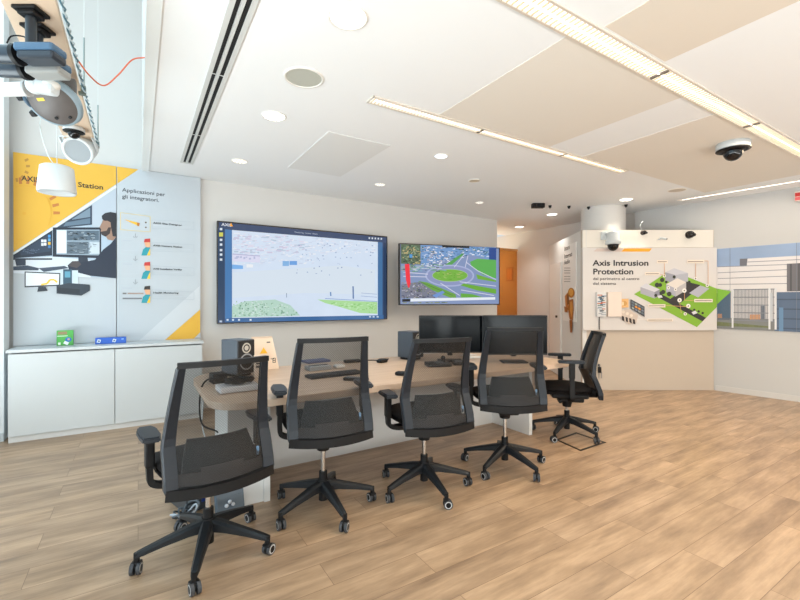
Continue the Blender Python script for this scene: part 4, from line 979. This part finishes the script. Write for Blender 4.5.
# floor outlet trapdoor outline
cs = [Fl(557, 440), Fl(576.5, 433), Fl(604.5, 442.5), Fl(580.5, 450.5)]
q = MB()
for i in range(4):
    p_, r_ = cs[i], cs[(i+1) % 4]; dd = (r_-p_).normalized(); oo = Vector((-dd.y, dd.x, 0))*.011
    q.prism([(p_-dd*.011-oo).xy[:], (r_+dd*.011-oo).xy[:], (r_+dd*.011+oo).xy[:], (p_-dd*.011+oo).xy[:]], .0005, .0035, mat((30, 28, 28), rough=.5))
o = q.build('floor_hatch'); tag(o, 'thin black square outline of a floor socket hatch under the last chair', 'hatch')
# =====================================================================
# CHAIRS
# =====================================================================
def chair(cx, cy, face, top, armz, star, lab, tilt=0.0):
    t = empty('office_chair', (cx, cy, 0), math.radians(face)-PI/2); tag(t, lab, 'chair', 'black mesh-back office chairs around the desk')
    zb = top-.60; fr = math.radians(face)
    def R(z): return z
    # seat
    q = MB()
    rows = []; nx, ny = 12, 12; hw, hl = .24, .235
    def se(u, v, zoff, k=1.0):   # rounded-square outline
        x = u*hw*k; y = v*hl*k+.02
        return x, y
    t_ = bmesh.new(); bmesh.ops.create_cube(t_, size=2); bmesh.ops.subdivide_edges(t_, edges=t_.edges[:], cuts=5, use_grid_fill=True)
    for v in t_.verts:
        x, y, z = v.co; n4 = lambda a_, b_: (abs(a_)**5+abs(b_)**5)**.2
        m_ = max(abs(x), abs(y)); nn = n4(x, y)
        if nn > 1e-6 and m_ > 0: x, y = x*m_/nn, y*m_/nn
        ed = max(abs(v.co.x), abs(v.co.y)); drop = (ed**6)*.022
        yy = y*.235+.03
        wd = .245-.02*(y < 0)*(-y)
        zz = zb+.055+z*.04 - (drop if z > 0 else -drop*.6)
        if y > .6: zz -= (y-.6)*.04
        v.co = Vector((x*wd, yy, zz))
    q.add(t_, FAB, True); q.build('seat', t)
    q = MB(); q.box((0, .0, zb-.005), (.34, .34, .05), BLK, bev=.015); q.build('seat_pan', t)
    q = MB(); q.box((0, -.03, zb-.055), (.16, .24, .06), BLK, bev=.015); q.cyl((0, 0, zb-.14), (0, 0, zb-.05), .04, BLK, r1=.06); q.cyl((.1, .08, zb-.04), (.24, .08, zb-.045), .007, BLK); q.box((.25, .08, zb-.045), (.05, .03, .014), BLK, bev=.004); q.cyl((-.1, .1, zb-.05), (-.19, .1, zb-.055), .016, BLK); q.build('tilt_mechanism', t)
    # back: profile
    prof = [(0, -.262), (.04, -.268), (.10, -.252), (.16, -.226), (.215, -.202), (.26, -.202), (.33, -.215), (.42, -.240), (.52, -.275), (.585, -.300), (.60, -.306)]
    def py(zr):
        for (z0, y0), (z1, y1) in zip(prof, prof[1:]):
            if z0 <= zr <= z1: return y0+(y1-y0)*(zr-z0)/(z1-z0)
        return prof[-1][1]
    def xw(zr):   # outer half-width
        return .256 if zr < .2 else .256-(zr-.2)*.118
    def mw(zr): return .058 if zr < .2 else .058-(zr-.2)*.055
    Tl = Matrix.Translation((0, -.2, zb)) @ Matrix.Rotation(tilt, 4, 'X') @ Matrix.Translation((0, .2, -zb))
    q = MB(Tl)
    for sx in (-1, 1):
        t2 = bmesh.new(); rings = []
        zs = [0, .03, .08, .14, .19, .215, .25, .32, .4, .5, .58, .6]
        for zr in zs:
            xo = xw(zr)-(.012 if zr == 0 else 0)-(.008 if zr == .6 else 0); w_ = mw(zr); y = py(zr)
            th = .034 if zr < .22 else .026
            rings.append([t2.verts.new((sx*xo, y, zb+zr)), t2.verts.new((sx*(xo-.006), y-.008, zb+zr)), t2.verts.new((sx*(xo-w_), y-.006, zb+zr)), t2.verts.new((sx*(xo-w_), y+th*.7, zb+zr)), t2.verts.new((sx*xo, y+th, zb+zr))])
        for a_, b_ in zip(rings, rings[1:]):
            for j in range(5): t2.faces.new((a_[j], a_[(j+1) % 5], b_[(j+1) % 5], b_[j]))
        t2.faces.new(rings[0]); t2.faces.new(rings[-1]); bmesh.ops.recalc_face_normals(t2, faces=t2.faces[:])
        q.add(t2, CHARC)
    # top rail and bottom rail, gently bowed backward
    def bow(x, k): return -k*(1-(x/.22)**2)
    for (zr, hgt, dep, kb, hwid) in ((.598, .026, .030, .030, .207), (.012, .05, .04, .045, .245)):
        pth = [Vector((x*hwid/.22, py(min(zr, .6))+.010+bow(x, kb), zb+zr-(0.012 if zr < .1 else 0)*(1-(x/.22)**2))) for x in [-.22+.044*k for k in range(11)]]
        q.sweep(pth, [(-dep/2, -hgt/2), (dep/2, -hgt/2), (dep/2, hgt/2), (-dep/2, hgt/2)], BLK)
    q.build('backrest_frame', t)
    q = MB(Tl); rows = []
    for i in range(15):
        zr = .03+.56*i/14; hw_ = xw(zr)-mw(zr)*.6
        rows.append([(hw_*x, py(zr)+.006-(.030+.012*(1-zr/.6))*(1-x*x), zb+zr) for x in [-1+.2*k for k in range(11)]])
    q.grid(rows, MESHF); q.build('mesh_back', t)
    # lumbar pad and lower shell inside the mesh
    q = MB(Tl)
    def shell(zlist, yoff, m):
        rr = [[(hw_*x, py(zr)+yoff-.030*(1-x*x), zb+zr) for x in [-1+.2*k for k in range(11)]] for zr, hw_ in zlist]
        back = [[(p_[0], p_[1]+.012, p_[2]) for p_ in r_] for r_ in rr]
        q.grid(rr, m); q.grid(back, m)
        for r_, b_ in ((rr[0], back[0]), (rr[-1], back[-1])): q.grid([r_, b_], m)
        q.grid([[r_[0] for r_ in rr], [b_[0] for b_ in back]], m); q.grid([[r_[-1] for r_ in rr], [b_[-1] for b_ in back]], m)
    shell([(.075, .178), (.15, .165), (.20, .150), (.225, .142)], .020, mat((22, 20, 21), rough=.5)); q.build('lumbar_support', t)
    q = MB(Tl); BR = mat((84, 76, 75), rough=.6)
    shell([(.02, .205), (.06, .203), (.085, .2)], .012, BR)
    rr = [[(x, py(zr)+.012-.03*(1-(x/.2)**2), zb+zr) for x in [-.10+.04*k for k in range(6)]] for zr in (.08, .105)]; q.grid(rr, BR)
    rr = [[(x, py(zr)+.010-.03*(1-(x/.2)**2), zb+zr) for x in [-.108+.04*k for k in range(6)]+[.108]] for zr in (.105, .109)]; q.grid(rr, BLK)
    q.build('lower_shell', t)
    q = MB(Tl); q.box((.175, py(.12)-.004, zb+.12), (.014, .01, .045), mat((88, 120, 150), rough=.4), bev=.003, seg=1); o = q.build('height_catch', t); o['label'] = 'small blue-grey catch'
    q = MB(); q.box((0, -.17, zb-.02), (.10, .22, .03), BLK, bev=.01); q.box((0, -.245, zb+.01), (.12, .04, .07), BLK, bev=.01); q.build('back_bracket', t)
    # armrests
    for sx in (-1, 1):
        q = MB(); q.prism([(-.04, -.115), (.034, -.125), (.046, -.05), (.046, .065), (.03, .115), (-.032, .12), (-.046, .05), (-.046, -.05)], armz-.028, armz, CHARC, X=Matrix.Translation((sx*.275, .02, 0)), bev=.007)
        ar = q.build('armrest', t)
        q = MB(); q.sweep(spl([(sx*.27, .01, armz-.02), (sx*.272, .01, zb+.12), (sx*.272, .008, zb+.03), (sx*.262, .004, zb-.015), (sx*.20, 0, zb-.035), (sx*.10, 0, zb-.035)], 5), [(-.014, -.022), (.014, -.022), (.014, .022), (-.014, .022)], BLK, up=(0, 1, 0)); q.box((sx*.272, .01, armz-.10), (.042, .052, .15), BLK, bev=.008); q.build('arm_post', ar)
    # column and base
    q = MB(); q.cyl((0, 0, .20), (0, 0, zb-.10), .0145, CHROME); q.cyl((0, 0, zb-.16), (0, 0, zb-.13), .018, CHROME); q.build('gas_column', t)
    q = MB(); q.cyl((0, 0, .055), (0, 0, .24), .028, BLK, r1=.026); q.cyl((0, 0, .12), (0, 0, .19), .042, BLK, r1=.034)
    Rb = .315
    for k in range(5):
        g = math.radians(star+72*k)-(fr-PI/2); c_, s_ = math.cos(g), math.sin(g)
        M_ = Matrix(((c_, -s_, 0, 0), (s_, c_, 0, 0), (0, 0, 1, 0), (0, 0, 0, 1)))
        sub = MB(M_); t3 = bmesh.new(); rings = []
        for (r, wt, wb, zt_2, zb_2) in ((.02, .026, .032, .185, .125), (.10, .022, .030, .168, .122), (.22, .017, .023, .135, .102), (.30, .015, .02, .112, .085), (.325, .013, .016, .104, .080), (.335, .010, .012, .095, .078)):
            rings.append([t3.verts.new((r, -wb, zb_2)), t3.verts.new((r, wb, zb_2)), t3.verts.new((r, wb*.95, zt_2-.012)), t3.verts.new((r, wt*.7, zt_2)), t3.verts.new((r, -wt*.7, zt_2)), t3.verts.new((r, -wb*.95, zt_2-.012))])
        for a_, b_ in zip(rings, rings[1:]):
            for j in range(6): t3.faces.new((a_[j], a_[(j+1) % 6], b_[(j+1) % 6], b_[j]))
        t3.faces.new(rings[-1]); t3.faces.new(rings[0]); bmesh.ops.recalc_face_normals(t3, faces=t3.faces[:])
        q.add(t3, mat((24, 27, 31), rough=.45, spec=.35), False, M_)
    q.build('star_base', t)
    for k in range(5):
        g = math.radians(star+72*k)-(fr-PI/2); c_, s_ = math.cos(g), math.sin(g)
        sw = g+PI/2*random.choice((.3, .8, -.5, 1.2))
        Mc = Matrix.Translation((.325*c_, .325*s_, 0)) @ Matrix.Rotation(sw, 4, 'Z')
        q = MB(Mc); q.cyl((0, 0, .055), (0, 0, .10), .014, BLK); q.cyl((0, -.006, .032), (0, .006, .032), .022, BLK); q.box((0, 0, .052), (.036, .046, .014), BLK, bev=.006); cs_ = q.build('caster', t)
        for sy in (-1, 1):
            q = MB(Mc); q.cyl((.010, sy*.007, .029), (.010, sy*.023, .029), .029, RUB, n=24); q.cyl((.010, sy*.0225, .029), (.010, sy*.0238, .029), .023, GREYR, n=24); q.cyl((.010, sy*.0235, .029), (.010, sy*.0246, .029), .017, BLK, n=20); q.build('wheel', cs_)
    return t
chair(.319, 2.447, 97, 1.055, .695, -180, 'black mesh office chair nearest the camera, leftmost, in front of the white cabinets')
chair(1.02, 2.575, 80, 1.12, .80, -161, 'black mesh office chair second from the left, in front of the keyboard')
chair(1.745, 2.465, 79, 1.09, .71, -171, 'black mesh office chair third from the left, before the middle loudspeaker')
chair(2.525, 2.435, 58, 1.135, .825, -163, 'black mesh office chair fourth from the left, in front of the desk monitors')
chair(3.664, 2.69, 138, 1.02, .78, -163, 'black office chair at the right end of the desk, seen from its side')
# =====================================================================
# HANGING RAIL WITH CAMERAS (upper left)
# =====================================================================
ZR = 2.55; RX0, RX1 = -.468, -.280; RC = (RX0+RX1)/2
rl = empty('mounting_rail', (RC, 2.6, ZR)); tag(rl, 'long light-wood board hanging from the high ceiling at upper left', 'rail')
q = MB(); q.box((0, 0, .012), (RX1-RX0, 2.9, .024), BOARD, bev=.002, seg=1); q.build('board', rl)
for y in (1.75, 3.03, 4.02):
    q = MB(); q.box((.10, y-2.6, .012), (.034, .03, .05), mat((112, 122, 112), rough=.5, metal=.4)); br_ = q.build('rail_clamp', rl)
    q = MB(); q.cyl((.108, y-2.6, .03), (.108, y-2.6, .32), .0045, mat((150, 162, 160), metal=.4), n=8); q.cyl((.108, y-2.6, .32), (.108, y-2.6, ZA-ZR), .0012, mat((225, 230, 228)), n=6)
    q.cyl((-.108, y-2.6, -.0), (-.108, y-2.6, ZA-ZR), .0012, mat((225, 230, 228)), n=6); q.build('hanging_rod', br_)
q = MB()
for ph in (0, PI):
    q.tube([(RX1+.019+.0055*math.cos(ph+y*2*PI/.11), y, ZR+.002+.0055*math.sin(ph+y*2*PI/.11)) for y in [1.2+.014*k for k in range(203)]], .0042, mat((196, 214, 222), rough=.5) if ph else mat((80, 118, 132), rough=.5), n=6)
o = q.build('twisted_cable'); tag(o, 'twisted blue and white cable bundle running along the edge of the hanging board', 'cable')
# black bullet cameras on pendant arms
def bullet(pxm, pym, pxb, pyb, length, lab, mb_=mat((66, 96, 124), rough=.3), low=(38, 46, 56)):
    p = on_z(pxm, pym, ZR); dd = (p-CAMP).dot(FWD); zc = at_d(pxb, pyb, dd).z-ZR
    t = empty('bullet_camera', (p.x, p.y, ZR), 0); tag(t, lab, 'security camera')
    q = MB(Mp); q.box((0, 0, -.008), (.098, .08, .014), BLK, bev=.004); q.box((0, 0, -.022), (.07, .06, .02), BLK, bev=.006); q.build('mount_plate', t)
    q = MB(Mp); q.cyl((0, 0, -.02), (0, 0, zc+.03), .019, mat((30, 38, 46), rough=.35)); q.build('mount_arm', t)
    q = MB(Mp); k = .035
    q.box((.04, 0, zc+.012), (.16, .085, .034), mb_, bev=.010); q.box((.045, 0, zc-.018), (.15, .078, .034), mat(low, rough=.3), bev=.010); q.build('body', t)
    q = MB(Mp); q.cyl((-.05, 0, zc-.004), (-length, 0, zc+.002), .036, mat((38, 50, 62), rough=.3)); q.cyl((-.045, 0, zc-.004), (-.062, 0, zc-.004), .042, BLK); q.build('barrel', t)
    q = MB(Mp); q.tube(spl([(-.01, .0, zc+.05), (-.05, .02, zc+.085), (-.09, .01, zc+.08), (-.10, 0, zc+.045)]), .003, BLK); q.build('cable', t)
    return t
bullet(31, 10, 31, 54, .19, 'upper of the two black bullet cameras on the hanging board')
bullet(38, 27.5, 37, 69, .17, 'lower black bullet camera with pale underside on the hanging board', low=(150, 152, 150))
# white camera on an arm
dW = 2.02; p = at_d(44, 79, dW); pz_ = Vector((p.x, p.y, ZR)); t = empty('arm_camera', pz_); tag(t, 'white camera with a long cylindrical body below the hanging board', 'security camera')
z0 = at_d(44, 88, dW).z-ZR
q = MB(Mp); q.cyl((0, 0, 0), (0, 0, z0+.05), .015, LAM); q.box((0, 0, -.006), (.08, .08, .012), LAM); q.build('mount_arm', t)
q = MB(Mp); q.cyl((-.08, 0, z0-.005), (-.30, 0, z0-.01), .032, mat((222, 224, 226), rough=.4)); q.cyl((-.075, 0, z0-.004), (-.085, 0, z0-.004), .036, GREYR); q.build('barrel', t)
q = MB(Mp); q.sph((-.045, 0, z0+.01), .038, LAM); q.box((.01, 0, z0-.002), (.10, .06, .055), LAM, bev=.016, R=Euler((0, .15, 0))); q.sph((.03, .0, z0+.01), .035, mat((224, 222, 216)), sc=(1.3, .9, .7)); q.build('housing', t)
# big grey round unit
dG = 2.22; p = at_d(54, 103, dG); t = empty('horn_speaker', (RC, p.y, ZR)); tag(t, 'large round grey-bottomed unit with a yellow label under the hanging board', 'speaker')
tt = Matrix.Translation(-t.location)
nrm = (-FWD*.62-UP*.72+RIGHT*.12).normalized(); zax = nrm; xax = RIGHT.cross(zax).cross(zax)*-1; xax = (RIGHT-zax*RIGHT.dot(zax)).normalized(); yax = zax.cross(xax)
Mg = Matrix(((xax.x, yax.x, zax.x, p.x), (xax.y, yax.y, zax.y, p.y), (xax.z, yax.z, zax.z, p.z), (0, 0, 0, 1)))
q = MB(tt @ Mg); q.lathe([(0, .02), (.106, .02), (.110, .016)], mat((88, 82, 80), rough=.45), n=48); q.build('bottom_plate', t)
q = MB(tt @ Mg); q.lathe([(.110, .018), (.122, .012), (.128, -.01), (.118, -.035), (.075, -.05), (0, -.055)], mat((140, 160, 172), rough=.35), n=48); q.build('rim', t)
q = MB(tt @ Mg); q.box((-.04, .03, .021), (.034, .016, .002), mat((236, 196, 60))); q.build('label', t)
for bx_ in (-.02, .05): q = MB(tt @ Mg); q.cyl((bx_, -.07, .02), (bx_, -.07, .026), .008, BLK, n=10); q.build('bolt', t)
q = MB(tt @ Mg); q.sph((-.115, .02, -.01), .03, mat((60, 84, 104), rough=.3), sc=(.6, 1.4, 1.2)); q.box((-.155, .03, -.02), (.03, .03, .03), BLK, bev=.006); q.box((-.15, -.06, -.03), (.03, .03, .03), BLK, bev=.006); q.build('fixing', t)
q = MB(tt); pj = at_d(66, 86, dG); q.box(pj, (.09, .06, .08), mat((92, 90, 90), rough=.5), bev=.012); q.cyl((RC, p.y, ZR), (pj.x, pj.y, pj.z), .018, mat((92, 90, 90))); q.build('bracket', t)
# dome camera under the rail
p = on_z(74, 127.5, ZR); dome_cam('dome_camera', Matrix.Translation(p), .062, 'small white dome camera with a dark bubble under the hanging board')
# white round spot speaker
dS = 3.12; p = at_d(80, 150, dS); t = empty('projector_speaker', (RC+.03, p.y, ZR)); tag(t, 'white cylindrical speaker with a grey face at the end of the hanging board', 'speaker')
tt = Matrix.Translation(-t.location)
zax = (-FWD*.80-UP*.55+RIGHT*.16).normalized(); xax = (RIGHT-zax*RIGHT.dot(zax)).normalized(); yax = zax.cross(xax)
Mg = Matrix(((xax.x, yax.x, zax.x, p.x), (xax.y, yax.y, zax.y, p.y), (xax.z, yax.z, zax.z, p.z), (0, 0, 0, 1)))
q = MB(tt @ Mg); q.lathe([(0, -.12), (.07, -.12), (.085, -.10), (.102, .03), (.10, .04), (.086, .042), (.082, .034)], LAM, n=40); q.build('housing', t)
q = MB(tt @ Mg); q.lathe([(0, .034), (.083, .034)], mat((150, 156, 160), rough=.8, bump=.5, nscale=900), n=40); q.build('grille', t)
q = MB(tt @ Mg)
for sx in (-1, 1): q.box((sx*.108, .04, -.02), (.006, .12, .03), LAM, bev=.001, seg=1)
q.box((0, .10, -.02), (.22, .006, .03), LAM, bev=.001, seg=1); q.build('bracket', t)
# pendant speaker
dP = 2.46; p = at_d(57, 180, dP); t = empty('pendant_speaker', (p.x, p.y, p.z-.078)); tag(t, 'white drum-shaped pendant speaker hanging in front of the orange poster', 'speaker')
q = MB(); q.lathe([(0, .158), (.068, .158), (.080, .150), (.0935, .012), (.090, 0), (.083, .004), (0, .006)], LAM, n=40); q.build('shell', t)
q = MB(); q.cyl((0, 0, .158), (0, 0, ZR-t.location.z), .0022, LAM, n=8); q.tube(spl([(-.01, 0, .158), (-.05, .02, .24), (-.08, .02, .4), (-.04, .02, .5), (-.01, .0, ZR-t.location.z-.002)]), .0022, mat((215, 225, 225)), n=6); q.build('cable', t)
# orange cable
s_ = at_d(74, 55, 2.2); m1 = at_d(90, 76, 2.3); m2 = at_d(104, 85.5, 2.4); m3 = at_d(118, 75, 2.5); m4 = at_d(132, 60, 2.55); e_ = at_d(145, 57.5, 2.6)
q = MB(); q.tube(spl([s_, m1, m2, m3, m4, e_]), .004, mat((226, 110, 70), rough=.5), n=8); o = q.build('cable'); tag(o, 'orange cable sagging from the hanging board to the ceiling edge', 'cable')
# =====================================================================
# LIGHTS
# =====================================================================
def area(loc, rot, sx, sy, e, col):
    l = bpy.data.lights.new('lamp', 'AREA'); l.shape = 'RECTANGLE'; l.size = sx; l.size_y = sy; l.energy = e; l.color = col
    o = bpy.data.objects.new('lamp', l); COL.objects.link(o); o.location = loc; o.rotation_euler = rot; return o
# daylight entering through the glazed wall
area((XL+.12, 1.6, 3.2), (0, math.radians(-58), 0), 3.6, 7.4, 145, (.58, .86, 1.0))
# unseen upward lamps added by the glazing and solid rear wall to lift the ceiling
area((XL+.2, 1.0, .6), (0, math.radians(-150), 0), 1.2, 7.0, 250, (.86, .96, .98))
area((-.3, YR+.1, .9), (math.radians(152), 0, 0), 4.0, 1.4, 280, (.90, .98, 1.0))
area((4.6, YR+.1, .9), (math.radians(155), 0, 0), 5.5, 1.4, 165, (.97, .97, .96))
# the louvred strip lights and downlights
area((3.68, 1.44, ZC-.03), (0, 0, 0), 4.3, .1, 54, (1, .78, .52))
area((3.13, 2.76, ZC-.03), (0, 0, 0), 3.2, .08, 14, (1, .82, .60))
area((*(sa+sd*1.6).xy, ZC-.03), (0, 0, math.atan2(sd.y, sd.x)), 3.0, .04, 6, (1, .86, .70))
for i, p in enumerate(DLP):
    if not DL[i][4]: continue
    l = bpy.data.lights.new('spot', 'SPOT'); l.energy = (14, 14, 0, 14, 0, 0, 40, 45, 70)[i]; l.spot_size = math.radians(110); l.spot_blend = .8; l.shadow_soft_size = .07; l.color = (.9, .95, 1) if DL[i][5] else (1, .97, .90) if i in (6, 7) else (1, .88, .72)
    o = bpy.data.objects.new('spot', l); COL.objects.link(o); o.location = (p.x, p.y, ZC-.02)
# same kind of ceiling luminaires over the part of the room behind the camera
area((4.6, -1.0, ZC-.03), (0, 0, 0), 4.5, .6, 60, (1, .80, .56))
# corridor lamp behind the amber glass
l = bpy.data.lights.new('corridor_lamp', 'POINT'); l.energy = 24; l.color = (1, .90, .72); l.shadow_soft_size = .15; o = bpy.data.objects.new('corridor_lamp', l); COL.objects.link(o); o.location = (6.4, 7.3, 2.1)
w = bpy.data.worlds.new('World'); SC.world = w; w.use_nodes = True
w.node_tree.nodes['Background'].inputs[0].default_value = (.82, .91, 1, 1); w.node_tree.nodes['Background'].inputs[1].default_value = .8
# =====================================================================
# CAMERA AND LOOK
# =====================================================================
cam = bpy.data.cameras.new('Camera'); co = bpy.data.objects.new('Camera', cam); COL.objects.link(co)
cam.sensor_width = 36; cam.lens = F/800*36; cam.clip_start = .05
co.location = (0, 0, H); co.rotation_euler = (PI/2, 0, -math.atan2(S, C)); SC.camera = co
SC.view_settings.view_transform = 'Standard'; SC.view_settings.look = 'None'; SC.view_settings.exposure = 0.0; SC.view_settings.gamma = 1
SC.view_settings.use_curve_mapping = False
SC.cycles.max_bounces = 10; SC.cycles.diffuse_bounces = 6; SC.cycles.transparent_max_bounces = 16
try: SC.cycles.use_denoising = True
except Exception: pass
